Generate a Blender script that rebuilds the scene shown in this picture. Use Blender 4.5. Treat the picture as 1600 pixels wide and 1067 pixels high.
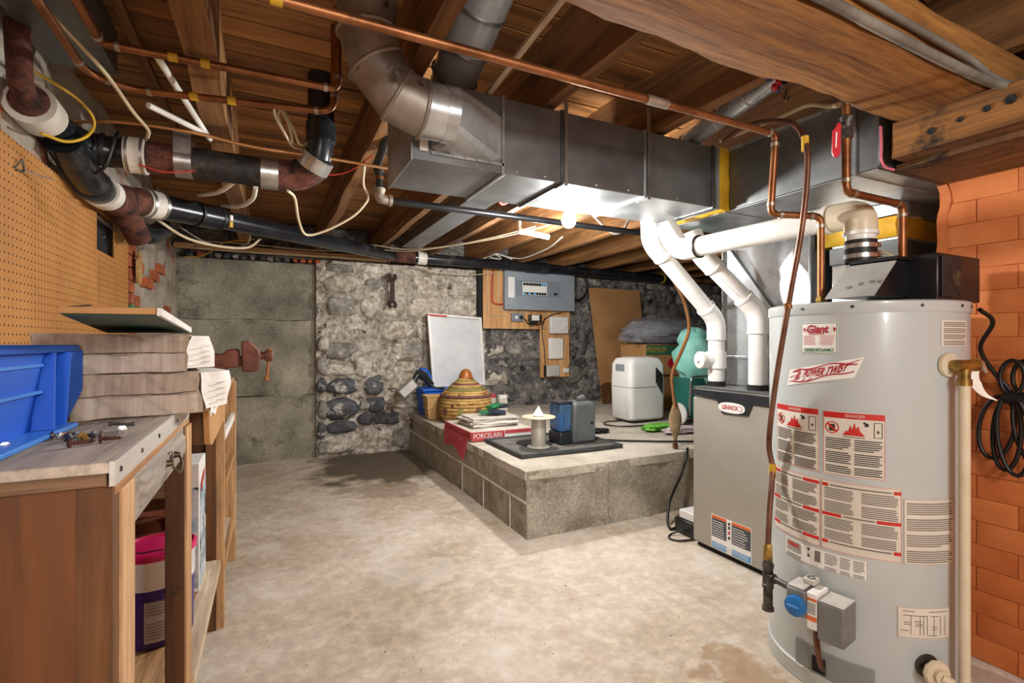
import bpy, bmesh, math, random
from mathutils import Vector, Matrix, noise
random.seed(7)
PI = math.pi
C = bpy.context.scene.collection
for o in list(bpy.data.objects):
    bpy.data.objects.remove(o)
scene = bpy.context.scene

# ---------------------------------------------------------------- camera, world, lights, exposure
cam_d = bpy.data.cameras.new('camera')
cam = bpy.data.objects.new('camera', cam_d)
C.objects.link(cam)
cam.location = (0, 0, 1.10)
cam.rotation_euler = (math.radians(90), 0, -math.atan(380 / 780))
cam_d.sensor_width = 36.0
cam_d.lens = 36.0 * 780 / 1600
cam_d.clip_start = 0.03
scene.camera = cam

world = bpy.data.worlds.new('world')
scene.world = world
world.use_nodes = True
world.node_tree.nodes['Background'].inputs[0].default_value = (0.9, 0.95, 1.0, 1)
world.node_tree.nodes['Background'].inputs[1].default_value = 0.05

scene.view_settings.view_transform = 'Standard'
scene.view_settings.look = 'None'
scene.view_settings.gamma = 1.0
scene.view_settings.use_curve_mapping = False
scene.view_settings.exposure = 0.0

def lamp(name, loc, power, size, col=(1, 1, 1)):
    d = bpy.data.lights.new(name, 'POINT')
    d.energy = power
    d.shadow_soft_size = size
    d.color = col
    o = bpy.data.objects.new(name, d)
    C.objects.link(o)
    o.location = loc
    return o
BULB = Vector((1.225, 1.925, 1.65))
TUBE = Vector((1.72, 3.13, 1.87))
lamp('bulb_light', BULB - Vector((0, 0, 0.07)), 64, 0.035, (1.0, 0.98, 0.95))
lamp('tube_light', TUBE - Vector((0, 0, 0.06)), 75, 0.05, (1.0, 0.98, 0.96))
lamp('rear_fill', (0.75, -1.15, 1.70), 92, 0.15, (1.0, 0.98, 0.955))  # added fill behind the camera, no lamp fixture stands here
lamp('rear_fill_low', (-0.1, -1.7, 1.45), 55, 0.2, (1.0, 0.98, 0.96))  # second added fill, lower and further back, also without a fixture

# ---------------------------------------------------------------- materials
def rgb(h):
    if isinstance(h, str):
        c = [int(h[i:i + 2], 16) / 255 for i in (0, 2, 4)]
        return tuple(((x / 12.92) if x <= 0.04045 else ((x + 0.055) / 1.055) ** 2.4) for x in c) + (1,)
    return tuple(h) + (1,) if len(h) == 3 else tuple(h)

class NT:
    def __init__(self, name):
        self.m = bpy.data.materials.new(name)
        self.m.use_nodes = True
        self.t = self.m.node_tree
        self.b = self.t.nodes['Principled BSDF']
    def n(self, typ, **kw):
        nd = self.t.nodes.new(typ)
        for k, v in kw.items():
            setattr(nd, k, v)
        return nd
    def l(self, a, b):
        self.t.links.new(a, b)
    def coords(self, stretch=(1, 1, 1), rand=True):
        tc = self.n('ShaderNodeTexCoord')
        mp = self.n('ShaderNodeMapping')
        mp.inputs['Scale'].default_value = stretch
        self.l(tc.outputs['Object'], mp.inputs['Vector'])
        if rand:
            oi = self.n('ShaderNodeObjectInfo')
            ml = self.n('ShaderNodeMath', operation='MULTIPLY')
            ml.inputs[1].default_value = 37.0
            self.l(oi.outputs['Random'], ml.inputs[0])
            self.l(ml.outputs[0], mp.inputs['Location'])
        return mp.outputs['Vector']
    def noise(self, vec, scale, detail=5, rough=0.6, dist=0.0):
        nz = self.n('ShaderNodeTexNoise')
        nz.inputs['Scale'].default_value = scale
        nz.inputs['Detail'].default_value = detail
        nz.inputs['Roughness'].default_value = rough
        nz.inputs['Distortion'].default_value = dist
        self.l(vec, nz.inputs['Vector'])
        return nz.outputs['Fac']
    def ramp(self, fac, stops):
        r = self.n('ShaderNodeValToRGB')
        e = r.color_ramp.elements
        while len(e) < len(stops):
            e.new(0.5)
        for i, (p, c) in enumerate(stops):
            e[i].position = p
            e[i].color = rgb(c)
        self.l(fac, r.inputs['Fac'])
        return r.outputs['Color']
    def mix(self, fac, a, b, mode='MIX'):
        x = self.n('ShaderNodeMixRGB', blend_type=mode)
        if isinstance(fac, float):
            x.inputs[0].default_value = fac
        else:
            self.l(fac, x.inputs[0])
        for i, s in ((1, a), (2, b)):
            if hasattr(s, 'is_linked'):
                self.l(s, x.inputs[i])
            else:
                x.inputs[i].default_value = rgb(s)
        return x.outputs[0]
    def bump(self, h, strength=0.3, dist=0.01):
        bp = self.n('ShaderNodeBump')
        bp.inputs['Strength'].default_value = strength
        bp.inputs['Distance'].default_value = dist
        self.l(h, bp.inputs['Height'])
        self.l(bp.outputs['Normal'], self.b.inputs['Normal'])
    def math(self, op, a, b=None):
        m = self.n('ShaderNodeMath', operation=op)
        for i, s in enumerate((a, b)):
            if s is None:
                continue
            if hasattr(s, 'is_linked'):
                self.l(s, m.inputs[i])
            else:
                m.inputs[i].default_value = s
        return m.outputs[0]

MATS = {}
def mat(name, c1, c2=None, rough=0.6, metal=0.0, scale=6, stretch=(1, 1, 1), lo=0.35, hi=0.65, bump=0.0, bscale=None,
        bdist=0.005, spot=None, coat=0.0, var=0.0, rvar=0.0, detail=5, dist=0.0, grain=0.0, gscale=55):
    t = NT(name)
    B = t.b.inputs
    vec = t.coords(stretch)
    fac = t.noise(vec, scale, detail, 0.6, dist)
    col = t.ramp(fac, [(lo, c1), (hi, c2 or c1)])
    if spot:
        sc, ss, th = spot[:3]
        wid = spot[3] if len(spot) > 3 else 0.06
        v2 = t.coords((1, 1, 1))
        f2 = t.noise(v2, ss, 6, 0.65)
        m2 = t.ramp(f2, [(th, (0, 0, 0)), (min(0.99, th + wid), (1, 1, 1))])
        col = t.mix(m2, col, sc)
    if grain:
        g1 = t.noise(t.coords(stretch if min(stretch) < 0.5 else (1, 1, 1)), gscale, 4, 0.7)
        col = t.mix(grain, col, t.ramp(g1, [(0.36, (0.10, 0.09, 0.08)), (0.50, (0.82, 0.81, 0.80)), (0.62, (1.25, 1.25, 1.25))]), 'MULTIPLY')
    if var:
        oi = t.n('ShaderNodeObjectInfo')
        hv = t.n('ShaderNodeHueSaturation')
        v = t.math('ADD', t.math('MULTIPLY', oi.outputs['Random'], 2 * var), 1 - var)
        t.l(v, hv.inputs['Value'])
        t.l(col, hv.inputs['Color'])
        col = hv.outputs[0]
    t.l(col, B['Base Color'])
    B['Roughness'].default_value = rough
    if rvar:
        t.l(t.math('ADD', t.math('MULTIPLY', fac, rvar), rough - rvar / 2), B['Roughness'])
    B['Metallic'].default_value = metal
    B['Coat Weight'].default_value = coat
    if bump:
        hb = fac if bscale is None else t.noise(vec, bscale, 6, 0.65)
        t.bump(hb, bump, bdist)
    MATS[name] = t.m
    return t.m

def wood(name, c1, c2, axis=0, scale=7, rough=0.7, bump=0.35, spot=None, var=0.0, k=0.07, grain=0.4):
    st = [1, 1, 1]
    st[axis] = k
    return mat(name, c1, c2, rough, 0, scale, tuple(st), 0.32, 0.68, bump, scale * 4, 0.004, spot, var=var, dist=1.2, grain=grain, gscale=scale * 5)

wood('joist_wood', '5a381b', '9a6d3c', 1, 8, 0.8, 0.5, ('2a1a0e', 5, 0.66, 0.1), 0.12)
wood('plank_wood', '70441f', 'b37d42', 0, 7, 0.75, 0.35, ('3a2212', 3, 0.62, 0.12), 0.22)
wood('beam_wood', '72471c', 'a57033', 0, 16, 0.85, 0.9, ('4a3018', 3.5, 0.66, 0.14))
wood('timber_wood', '55361a', '93622e', 1, 13, 0.85, 0.8, ('24160b', 6, 0.55, 0.12))
wood('stud_wood', 'a87848', 'd8b184', 2, 12, 0.7, 0.3, ('5a3c22', 9, 0.7, 0.08))
wood('stud_wood_y', 'a87848', 'd5ae80', 1, 12, 0.7, 0.3, ('5a3c22', 9, 0.7, 0.08))
wood('stud_wood_x', 'b08350', 'd8b184', 0, 12, 0.7, 0.3, ('5a3c22', 9, 0.7, 0.08))
wood('brown_panel', '4f2b12', '7c4a21', 2, 5, 0.55, 0.15, ('c28a52', 15, 0.69, 0.02))
wood('brown_stud', '4c2f17', '7a5029', 2, 9, 0.75, 0.3, ('2b1a0d', 9, 0.68, 0.06))
wood('bench_ply', 'a39482', 'cbbfae', 1, 8, 0.8, 0.25, ('5c4a3a', 9, 0.66, 0.1))
wood('ply_edge', '5a4330', '9c7a5a', 0, 20, 0.85, 0.4, None, 0, 0.04)
wood('grey_drawer', '8b8277', 'b3aba0', 1, 10, 0.6, 0.2, ('6a6056', 7, 0.65, 0.1))
wood('pale_strip', 'b9a184', 'd8c6ab', 1, 10, 0.7, 0.2)
wood('ply_board', 'c08a52', 'dcae78', 2, 6, 0.6, 0.2)
wood('red_board', '7a3f2a', 'a4604a', 1, 9, 0.6, 0.25, None, 0.15)
wood('knob_wood', '8a4a1c', 'b8702e', 2, 9, 0.4, 0.1)
mat('hardboard_edge', '7a5024', '8f6230', 0.8)
mat('alu_strip', 'c0bcb4', 'd8d5cf', 0.45, 0.2, 20, (1, .1, 1), bump=0.05)
mat('galv', '84888a', 'b6babc', 0.36, 0.62, 9, (1, 1, 1), 0.3, 0.7, 0.05, 30, 0.002, None, rvar=0.22)
mat('galv_dull', '6a6c6d', '8e9192', 0.42, 0.7, 5, (1, 1, 1), 0.3, 0.7, 0.05, 22, 0.002, None, rvar=0.2)
mat('galv_dirty', '6f665c', 'a89f95', 0.5, 0.6, 7, (1, 1, 1), 0.3, 0.7, 0.1, 25, 0.002, ('4d4237', 12, 0.60, 0.08), rvar=0.25)
mat('galv_bright', 'a6aaad', 'cfd3d5', 0.28, 0.65, 6, (1, 1, 1), rvar=0.15)
mat('galv_lit', '9a9ea0', 'c6cacc', 0.32, 0.4, 7, rvar=0.2)  # lighter, less metallic galv copy, bright reflections put into its colour
mat('seam_metal', '4c4d4e', '77797a', 0.5, 0.8, 12)
mat('strap_metal', '9a9a98', 'c4c4c2', 0.35, 0.9, 15)
mat('steel', 'a8a8a6', 'd0d0ce', 0.3, 0.95, 20)
mat('dark_steel', '3a3836', '6a6662', 0.5, 0.8, 25)
mat('copper', '75482a', 'a9714a', 0.42, 0.8, 9, spot=('4f3520', 10, 0.58, 0.14))
mat('copper_bright', 'b07748', 'cc9a6c', 0.4, 0.7, 9)
mat('copper_brown', '5f3f30', '8a6350', 0.45, 0.7, 9)
mat('solder', '9a8f80', 'c0b6a8', 0.45, 0.8, 20)
mat('brass', '7a6230', 'b08f4c', 0.38, 0.85, 18)
mat('abs_black', '121418', '24272c', 0.26, 0, 7, spot=('504a42', 5, 0.57, 0.2), bump=0.04, bscale=40)
mat('rubber_black', '0d0d0e', '1b1b1c', 0.5)
mat('cord_black', '0b0b0c', '161617', 0.42)
mat('rust', '44241a', '754535', 0.85, 0.1, 14, bump=0.7, bscale=40, spot=('241814', 12, 0.52, 0.12), grain=0.5, gscale=60)
mat('cast_iron', '1b1a1a', '35312e', 0.6, 0.2, 10, bump=0.3, bscale=30, spot=('64563f', 9, 0.56, 0.12), grain=0.4)
mat('coupling_white', 'cfcabd', 'e6e2d8', 0.5, 0, 12, spot=('9a8f7c', 14, 0.64, 0.08))
mat('cable_cream', 'b9a988', 'd6c8a8', 0.6)
mat('cable_white', 'd6d4cc', 'e9e7e0', 0.5)
mat('cable_grey', '5a554e', '847e74', 0.6)
mat('cable_red', 'a82820', 'c63a30', 0.5)
mat('cable_pink', 'b04a5a', 'cc6a78', 0.5)
mat('pvc_white', 'dedcd6', 'eeedea', 0.3, 0, 4, spot=('c9c4b8', 5, 0.68, 0.1))
mat('pvc_cream', 'cdbfa2', 'ddd2ba', 0.38)
mat('tape_yellow', 'b98f14', 'd6ae2c', 0.5)
mat('insul_yellow', 'd29e12', 'efc434', 0.65, 0, 9, bump=0.4, bscale=14, bdist=0.01)
mat('concrete_pour', '656154', 'aea995', 0.9, 0, 2.2, (1, 1, 1), 0.3, 0.7, 0.7, 26, 0.012, ('534e44', 3.0, 0.56, 0.14), detail=8, grain=0.32, gscale=60)
mat('mortar_pale', '968b7a', 'd8d1c4', 0.92, 0, 7, (1, 1, 1), 0.38, 0.62, 1.0, 22, 0.025, ('5a4f40', 8, 0.58, 0.07), detail=8, grain=0.6, gscale=26)
mat('mortar_dark', '4c4a49', '9a968f', 0.92, 0, 6, (1, 1, 1), 0.35, 0.65, 0.8, 20, 0.02, ('2b2a2b', 7, 0.55, 0.1), detail=8, grain=0.6, gscale=26)
mat('stone_cream', 'a39884', 'dfd9cc', 0.9, 0, 8, (1, 1, 1), 0.36, 0.62, 1.0, 22, 0.02, ('7d6a4d', 6, 0.58, 0.1), var=0.12, detail=8, grain=0.5, gscale=26)
mat('stone_grey', '77736b', 'a9a59b', 0.9, 0, 7, (1, 1, 1), 0.32, 0.66, 0.8, 24, 0.015, ('cfc8bb', 6, 0.60, 0.08), var=0.15, detail=8, grain=0.5, gscale=26)
mat('stone_dark', '3a3c40', '64666a', 0.85, 0, 7, (1, 1, 1), 0.32, 0.66, 0.8, 24, 0.015, ('c4c0b8', 9, 0.55, 0.07), var=0.2, detail=8, grain=0.5, gscale=26)
mat('stone_char', '3b3a3c', '7a7775', 0.9, 0, 6, (1, 1, 1), 0.32, 0.66, 0.9, 22, 0.015, ('b4aea4', 8, 0.54, 0.09), var=0.2, detail=8, grain=0.6, gscale=26)
mat('block_joint', 'cfc8ba', 'e6e1d6', 0.9, 0, 20)
mat('plaster_old', '8d8273', 'bcb2a2', 0.92, 0, 5, (1, 1, 1), 0.32, 0.66, 0.8, 20, 0.02, ('a4552f', 4, 0.58, 0.06), detail=8)
mat('brick_raw', '8a4426', 'b9663c', 0.9, 0, 9, bump=0.6, bscale=30, spot=('b0a494', 7, 0.62, 0.07), var=0.12)
mat('orange_paint', 'b8602a', 'd07d42', 0.72, 0, 3.5, (1, 1, 1), 0.35, 0.68, 0.5, 24, 0.006, ('8a3f1a', 4, 0.68, 0.1), var=0.025)
mat('orange_joint', 'a85526', 'c27038', 0.8, 0, 5, bump=0.5, bscale=30)
mat('plinth_concrete', 'aaa292', 'd3ccbf', 0.92, 0, 4, (1, 1, 1), 0.32, 0.68, 0.7, 45, 0.008, ('9c8a6c', 2.6, 0.62, 0.12), detail=8, grain=0.25)
mat('plinth_side', '948b7b', 'c2baaa', 0.95, 0, 5, (1, 1, 1), 0.32, 0.68, 1.0, 55, 0.012, ('6e5a3e', 3.0, 0.60, 0.12), var=0.05, detail=8, grain=0.38, gscale=75)
mat('blue_plastic', '0b52bd', '1466d6', 0.55, 0, 3)
mat('blue_lip', '2f7ad8', '4b92e6', 0.35)
mat('cardboard', '9c8874', 'b8a692', 0.85, 0, 6, (1, 1, 1), bump=0.1, bscale=30)
mat('cardboard_box', '9a8876', 'b7a796', 0.85, 0, 9, (9, 2, 0.5), bump=0.35, bscale=12)
mat('cardboard_light', 'ab9b8b', 'c6b9aa', 0.85, 0, 9, (9, 2, 0.5), bump=0.35, bscale=12)
mat('dark_iron', '2a1c18', '4a342c', 0.7, 0.3, 14, bump=0.3, bscale=30)
mat('tin', 'b5b2a6', 'd8d5ca', 0.3, 0.5, 6)
mat('antique_brass', '3a3226', '6a5c44', 0.45, 0.8, 18)
mat('cardboard_tan', 'a87a48', 'bd8f5c', 0.85, 0, 4)
mat('wrap_white', 'dad7d0', 'f0eee9', 0.6, 0, 12, bump=0.7, bscale=14, bdist=0.01)
mat('ink_grey', 'a9a7a4', 'bcbab7', 0.8)
mat('green_panel', '123a26', '1d4c33', 0.45)
mat('white_enamel', 'd8d8d4', 'e4e4e0', 0.35)
mat('tank_enamel', 'b2b9b9', 'bec4c3', 0.22, 0, 1.5, coat=0.35, spot=('989b99', 3, 0.66, 0.15))
mat('tank_dirty', 'b0b5b2', 'bcc0bc', 0.35, 0, 3, spot=('2a2824', 32, 0.70, 0.03))
mat('label_paper', 'cfc6b8', 'ddd6ca', 0.6)
mat('label_white', 'e2e0da', 'ecebe6', 0.5)
mat('label_red', 'b81c18', 'c8281f', 0.5)
mat('label_crimson', 'a3122c', 'b01a36', 0.5)
mat('label_green', '2f6a4c', '3a7a58', 0.5)
mat('label_black', '24221f', '322f2b', 0.6)
mat('label_text', '6b655c', '7a746a', 0.7)
mat('label_orange', 'd8642a', 'e0743a', 0.5)
mat('label_blue', '3a8ecb', '58a6dc', 0.5)
mat('label_navy', '3c4148', '4c5158', 0.5)
mat('black_paint', '0c0d10', '191b1f', 0.3, 0, 6, spot=('3a3c42', 7, 0.66, 0.1))
mat('hood_grey', '8f8d88', 'a8a6a0', 0.5, 0, 8, spot=('6a6762', 22, 0.72, 0.02))
mat('furnace_grey', 'a49f94', 'b0aba1', 0.42, 0.35, 2)
mat('furnace_black', '1d1f23', '2a2d32', 0.35)
mat('valve_grey', '6f706e', '858683', 0.5, 0.2, 12)
mat('valve_pale', 'b5b3ac', 'c6c4bd', 0.5, 0, 12)
mat('knob_blue', '145c9c', '1f74ba', 0.35)
mat('purple_pail', '2f1766', '41228a', 0.3)
mat('pink_lid', 'c81e5a', 'dc2f70', 0.3, spot=('e8789c', 9, 0.66, 0.06))
mat('pail_white', 'd8d8d6', 'e6e6e4', 0.35)
mat('pail_label', 'a8a4ac', 'bdb9c0', 0.5)
mat('print_box', 'd0d4d8', '8fa8b8', 0.5, 0, 14, lo=0.42, hi=0.58, spot=('24303c', 10, 0.55, 0.04))
mat('vise_red', '5e3428', '80503f', 0.6, 0.3, 16, bump=0.2, bscale=30)
mat('teal_cloth', '78c0b2', '9edccf', 0.8, 0, 5, bump=0.5, bscale=9, bdist=0.02)
mat('teal_dark', '0f5148', '1a6a5e', 0.8, 0, 7, bump=0.3, bscale=12)
mat('red_card', 'b03a40', 'c85258', 0.7)
mat('paper_grey', 'b9b2a6', 'd2ccc0', 0.8)
mat('glove_green', '0f5a32', '1f7a48', 0.7, 0, 12, bump=0.3, bscale=30)
mat('glove_navy', '141c2c', '222c40', 0.8, 0, 12)
mat('lime_cloth', '4f9a2a', '78c048', 0.8, 0, 14, bump=0.3, bscale=30)
mat('lilac_cloth', 'b0a4a8', 'cabfc2', 0.8, 0, 14, bump=0.3, bscale=30)
mat('wicker', 'a8844e', 'cfae76', 0.8, 0, 9, (1, 1, 14), bump=0.6, bscale=14, bdist=0.006)
mat('coil_tan', 'a07840', 'cba766', 0.8, 0, 20, bump=0.5, bscale=40, spot=('6a3a22', 11, 0.58, 0.05))
mat('coil_olive', '6f6a34', '958c50', 0.8, 0, 20, bump=0.5, bscale=40)
mat('coil_plum', '5c3a3a', '7d5450', 0.8, 0, 20, bump=0.5, bscale=40)
mat('mat_grey', '565653', '75726c', 0.8, 0, 12, spot=('8a8680', 5, 0.60, 0.15))
mat('rim_grey', '2c2f31', '424648', 0.7)
mat('humid_grey', '55585a', '666a6c', 0.4)
mat('humid_dark', '202428', '2c3136', 0.3)
mat('appliance_white', 'd6d6d2', 'e2e2de', 0.35)
mat('panel_grey', '8d97a0', '99a3ab', 0.5, 0.1)
mat('panel_mid', '87919a', '7e8890', 0.5, 0.1)
mat('slot_dark', '0a0a0b', '151516', 0.8)
mat('screen_white', 'c2c5c8', 'd0d3d5', 0.35)
mat('fleece', '565660', '85838a', 0.95, 0, 30, bump=0.6, bscale=60)
mat('foam_tan', '8d7658', 'b09a78', 0.9, 0, 10, bump=0.5, bscale=18)
mat('valve_red', 'b0141e', 'c42430', 0.4)
mat('wire_blue', '1a2c5e', '28408a', 0.5)
mat('porcelain', 'cfccc2', 'dedbd2', 0.35)

def glassy(name, col, rough, trans, ior=1.3, alpha=1.0):
    t = NT(name)
    t.b.inputs['Base Color'].default_value = rgb(col)
    t.b.inputs['Roughness'].default_value = rough
    t.b.inputs['Transmission Weight'].default_value = trans
    t.b.inputs['IOR'].default_value = ior
    t.b.inputs['Alpha'].default_value = alpha
    MATS[name] = t.m
glassy('blue_tank', '5f86b4', 0.15, 0.7)
glassy('clear_bag', 'c8ccd2', 0.2, 0.3, 1.3, 0.38)
def emit(name, col, s):
    t = NT(name)
    t.b.inputs['Base Color'].default_value = rgb(col)
    t.b.inputs['Emission Color'].default_value = rgb(col)
    t.b.inputs['Emission Strength'].default_value = s
    MATS[name] = t.m
emit('bulb_glow', 'fff6e6', 60)
emit('tube_glow', 'fffaf2', 30)

def floor_material():
    t = NT('floor_concrete')
    v = t.coords((1, 1, 1), False)
    big = t.noise(v, 1.3, 7, 0.6, 0.4)
    col = t.ramp(big, [(0.30, 'a3957f'), (0.43, 'b9ac9a'), (0.56, 'c8beb0'), (0.70, 'd4cdc3')])
    fine = t.noise(v, 16, 8, 0.7)
    col = t.mix(0.28, col, t.ramp(fine, [(0.36, '5a5146'), (0.5, 'a3988b'), (0.64, 'e4dfd8')]), 'OVERLAY')
    mid = t.noise(v, 4.0, 6, 0.6, 0.6)
    col = t.mix(t.ramp(mid, [(0.52, (0, 0, 0)), (0.72, (.6, .6, .6))]), col, 'd9d3ca')
    # damp patch in the far corner beside the plinth and a rust stain by the heater
    sx = t.n('ShaderNodeSeparateXYZ')
    t.l(v, sx.inputs[0])
    def blob(cx, cy, rx, ry, scale, amp):
        dx = t.math('DIVIDE', t.math('SUBTRACT', sx.outputs[0], cx), rx)
        dy = t.math('DIVIDE', t.math('SUBTRACT', sx.outputs[1], cy), ry)
        d = t.math('SQRT', t.math('ADD', t.math('MULTIPLY', dx, dx), t.math('MULTIPLY', dy, dy)))
        nz = t.noise(v, scale, 6, 0.6)
        d = t.math('ADD', d, t.math('MULTIPLY', t.math('SUBTRACT', nz, 0.5), amp))
        return t.ramp(d, [(0.72, (1, 1, 1)), (1.0, (0, 0, 0))])
    col = t.mix(t.math('MULTIPLY', blob(0.95 - 2.645, 4.55 - 1.46, 0.72, 0.80, 3.2, 1.6), 0.88), col, '40331f')
    col = t.mix(t.math('MULTIPLY', blob(0.80 - 2.645, 3.75 - 1.46, 0.40, 0.22, 4.0, 2.0), 0.45), col, '6e5a42')
    col = t.mix(t.math('MULTIPLY', blob(1.40 - 2.645, 1.12 - 1.46, 0.16, 0.2, 9.0, 2.4), 0.6), col, '8a6a3c')
    col = t.mix(t.math('MULTIPLY', blob(0.62 - 2.645, 2.35 - 1.46, 0.20, 0.16, 7.0, 2.0), 0.3), col, 'd8d4cc')
    sp = t.noise(v, 60, 3, 0.5)
    col = t.mix(t.ramp(sp, [(0.70, (0, 0, 0)), (0.74, (1, 1, 1))]), col, '5f554a')
    t.l(col, t.b.inputs['Base Color'])
    t.b.inputs['Roughness'].default_value = 0.82
    t.bump(t.math('ADD', t.math('MULTIPLY', fine, 0.6), big), 0.35, 0.02)
    MATS['floor_concrete'] = t.m
floor_material()

def pegboard_material():
    t = NT('pegboard')
    tc = t.n('ShaderNodeTexCoord')
    sx = t.n('ShaderNodeSeparateXYZ')
    t.l(tc.outputs['Object'], sx.inputs[0])
    def cell(s):
        return t.math('SUBTRACT', t.math('FRACT', t.math('ADD', t.math('DIVIDE', s, 0.0254), 100.0)), 0.5)
    a, b = cell(sx.outputs[1]), cell(sx.outputs[2])
    d = t.math('ADD', t.math('MULTIPLY', a, a), t.math('MULTIPLY', b, b))
    hole = t.math('LESS_THAN', d, 0.021)
    nz = t.noise(tc.outputs['Object'], 3, 5)
    col = t.ramp(nz, [(0.3, 'a66f34'), (0.7, 'bd8644')])
    col = t.mix(hole, col, '3a230f')
    t.l(col, t.b.inputs['Base Color'])
    t.b.inputs['Roughness'].default_value = 0.6
    MATS['pegboard'] = t.m
pegboard_material()

# ---------------------------------------------------------------- geometry helpers
V = Vector
class G:
    def __init__(self):
        self.v = []
        self.f = []
    def add(self, vs, fs):
        n = len(self.v)
        self.v += [V(p) for p in vs]
        self.f += [tuple(i + n for i in f) for f in fs]
        return self
    def box(self, x0, x1, y0, y1, z0, z1):
        vs = [(x, y, z) for z in (z0, z1) for y in (y0, y1) for x in (x0, x1)]
        return self.add(vs, [(0, 2, 3, 1), (4, 5, 7, 6), (0, 1, 5, 4), (2, 6, 7, 3), (0, 4, 6, 2), (1, 3, 7, 5)])
    def obox(self, c, s, rot=None):
        g = G().box(-s[0] / 2, s[0] / 2, -s[1] / 2, s[1] / 2, -s[2] / 2, s[2] / 2)
        m = Matrix.Translation(V(c)) @ (rot.to_4x4() if rot else Matrix.Identity(4))
        return self.add([m @ p for p in g.v], g.f)
    def bar(self, p0, p1, w, h, up=(0, 0, 1)):
        p0, p1 = V(p0), V(p1)
        d = (p1 - p0).normalized()
        s = d.cross(V(up)).normalized()
        u = s.cross(d)
        vs = []
        for p in (p0, p1):
            for a, b in ((-1, -1), (1, -1), (1, 1), (-1, 1)):
                vs.append(p + s * a * w / 2 + u * b * h / 2)
        return self.add(vs, [(3, 2, 1, 0), (4, 5, 6, 7), (0, 1, 5, 4), (1, 2, 6, 5), (2, 3, 7, 6), (3, 0, 4, 7)])
    def loft(self, rings, cap0=True, cap1=True, closed=False):
        n = len(rings[0])
        vs = [p for r in rings for p in r]
        fs = []
        m = len(rings)
        for i in range(m if closed else m - 1):
            a, b = i * n, ((i + 1) % m) * n
            for j in range(n):
                k = (j + 1) % n
                fs.append((a + j, a + k, b + k, b + j))
        if not closed:
            if cap0:
                fs.append(tuple(reversed(range(n))))
            if cap1:
                fs.append(tuple(range((m - 1) * n, m * n)))
        return self.add(vs, fs)
    def tube(self, path, r, n=12, caps=True, closed=False):
        path = [V(p) for p in path]
        m = len(path)
        rs = r if isinstance(r, (list, tuple)) else [r] * m
        rings = []
        u = None
        for i, p in enumerate(path):
            if closed:
                d = path[(i + 1) % m] - path[i - 1]
            else:
                d = path[min(i + 1, m - 1)] - path[max(i - 1, 0)]
            d.normalize()
            if u is None:
                ref = V((0, 0, 1)) if abs(d.z) < 0.9 else V((1, 0, 0))
                u = d.cross(ref).normalized()
            else:
                u = (u - d * u.dot(d)).normalized()
            w = d.cross(u)
            rings.append([p + (u * math.cos(2 * PI * k / n) + w * math.sin(2 * PI * k / n)) * rs[i] for k in range(n)])
        return self.loft(rings, caps, caps, closed)
    def lathe(self, prof, c, axis=(0, 0, 1), n=24, caps=True):
        d = V(axis).normalized()
        ref = V((0, 0, 1)) if abs(d.z) < 0.9 else V((1, 0, 0))
        u = d.cross(ref).normalized()
        w = d.cross(u)
        c = V(c)
        rings = [[c + d * h + (u * math.cos(2 * PI * k / n) + w * math.sin(2 * PI * k / n)) * max(r, 1e-4) for k in range(n)] for r, h in prof]
        return self.loft(rings, caps, caps)
    def extrude(self, poly, vec):
        vec = V(vec)
        a = [V(p) for p in poly]
        return self.loft([a, [p + vec for p in a]])
    def sheet(self, fn, nu, nv, thick=None, nrm=None):
        vs = [V(fn(i / nu, j / nv)) for j in range(nv + 1) for i in range(nu + 1)]
        fs = [(j * (nu + 1) + i, j * (nu + 1) + i + 1, (j + 1) * (nu + 1) + i + 1, (j + 1) * (nu + 1) + i) for j in range(nv) for i in range(nu)]
        self.add(vs, fs)
        if thick:
            t = V(nrm) * thick
            self.add([p + t for p in vs], [tuple(reversed(f)) for f in fs])
            k = len(vs)
            base = len(self.v) - 2 * k
            edge = [i for i in range(nu)] + [j * (nu + 1) + nu for j in range(nv)]
            edge += [nv * (nu + 1) + i for i in range(nu, 0, -1)] + [j * (nu + 1) for j in range(nv, 0, -1)]
            for q, e in enumerate(edge):
                e2 = edge[(q + 1) % len(edge)]
                self.f.append((base + e2, base + e, base + k + e, base + k + e2))
        return self
    def xf(self, m):
        self.v = [m @ p for p in self.v]
        return self
    def join(self, g):
        return self.add(g.v, g.f)
    def jitter(self, amp, sc=6.0, seed=0):
        self.v = [p + noise.noise_vector(p * sc + V((seed, 0, 0))) * amp for p in self.v]
        return self

def make_mesh(name, g, m, smooth=40):
    me = bpy.data.meshes.new(name)
    me.from_pydata([tuple(p) for p in g.v], [], g.f)
    bm = bmesh.new()
    bm.from_mesh(me)
    bmesh.ops.recalc_face_normals(bm, faces=bm.faces)
    bm.to_mesh(me)
    bm.free()
    if smooth:
        me.polygons.foreach_set('use_smooth', [True] * len(me.polygons))
        me.set_sharp_from_angle(angle=math.radians(smooth))
    me.materials.append(MATS[m] if isinstance(m, str) else m)
    return me

def wloc(o):
    p = V((0, 0, 0))
    while o is not None:
        p = p + V(o.location)
        o = o.parent
    return p

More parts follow.
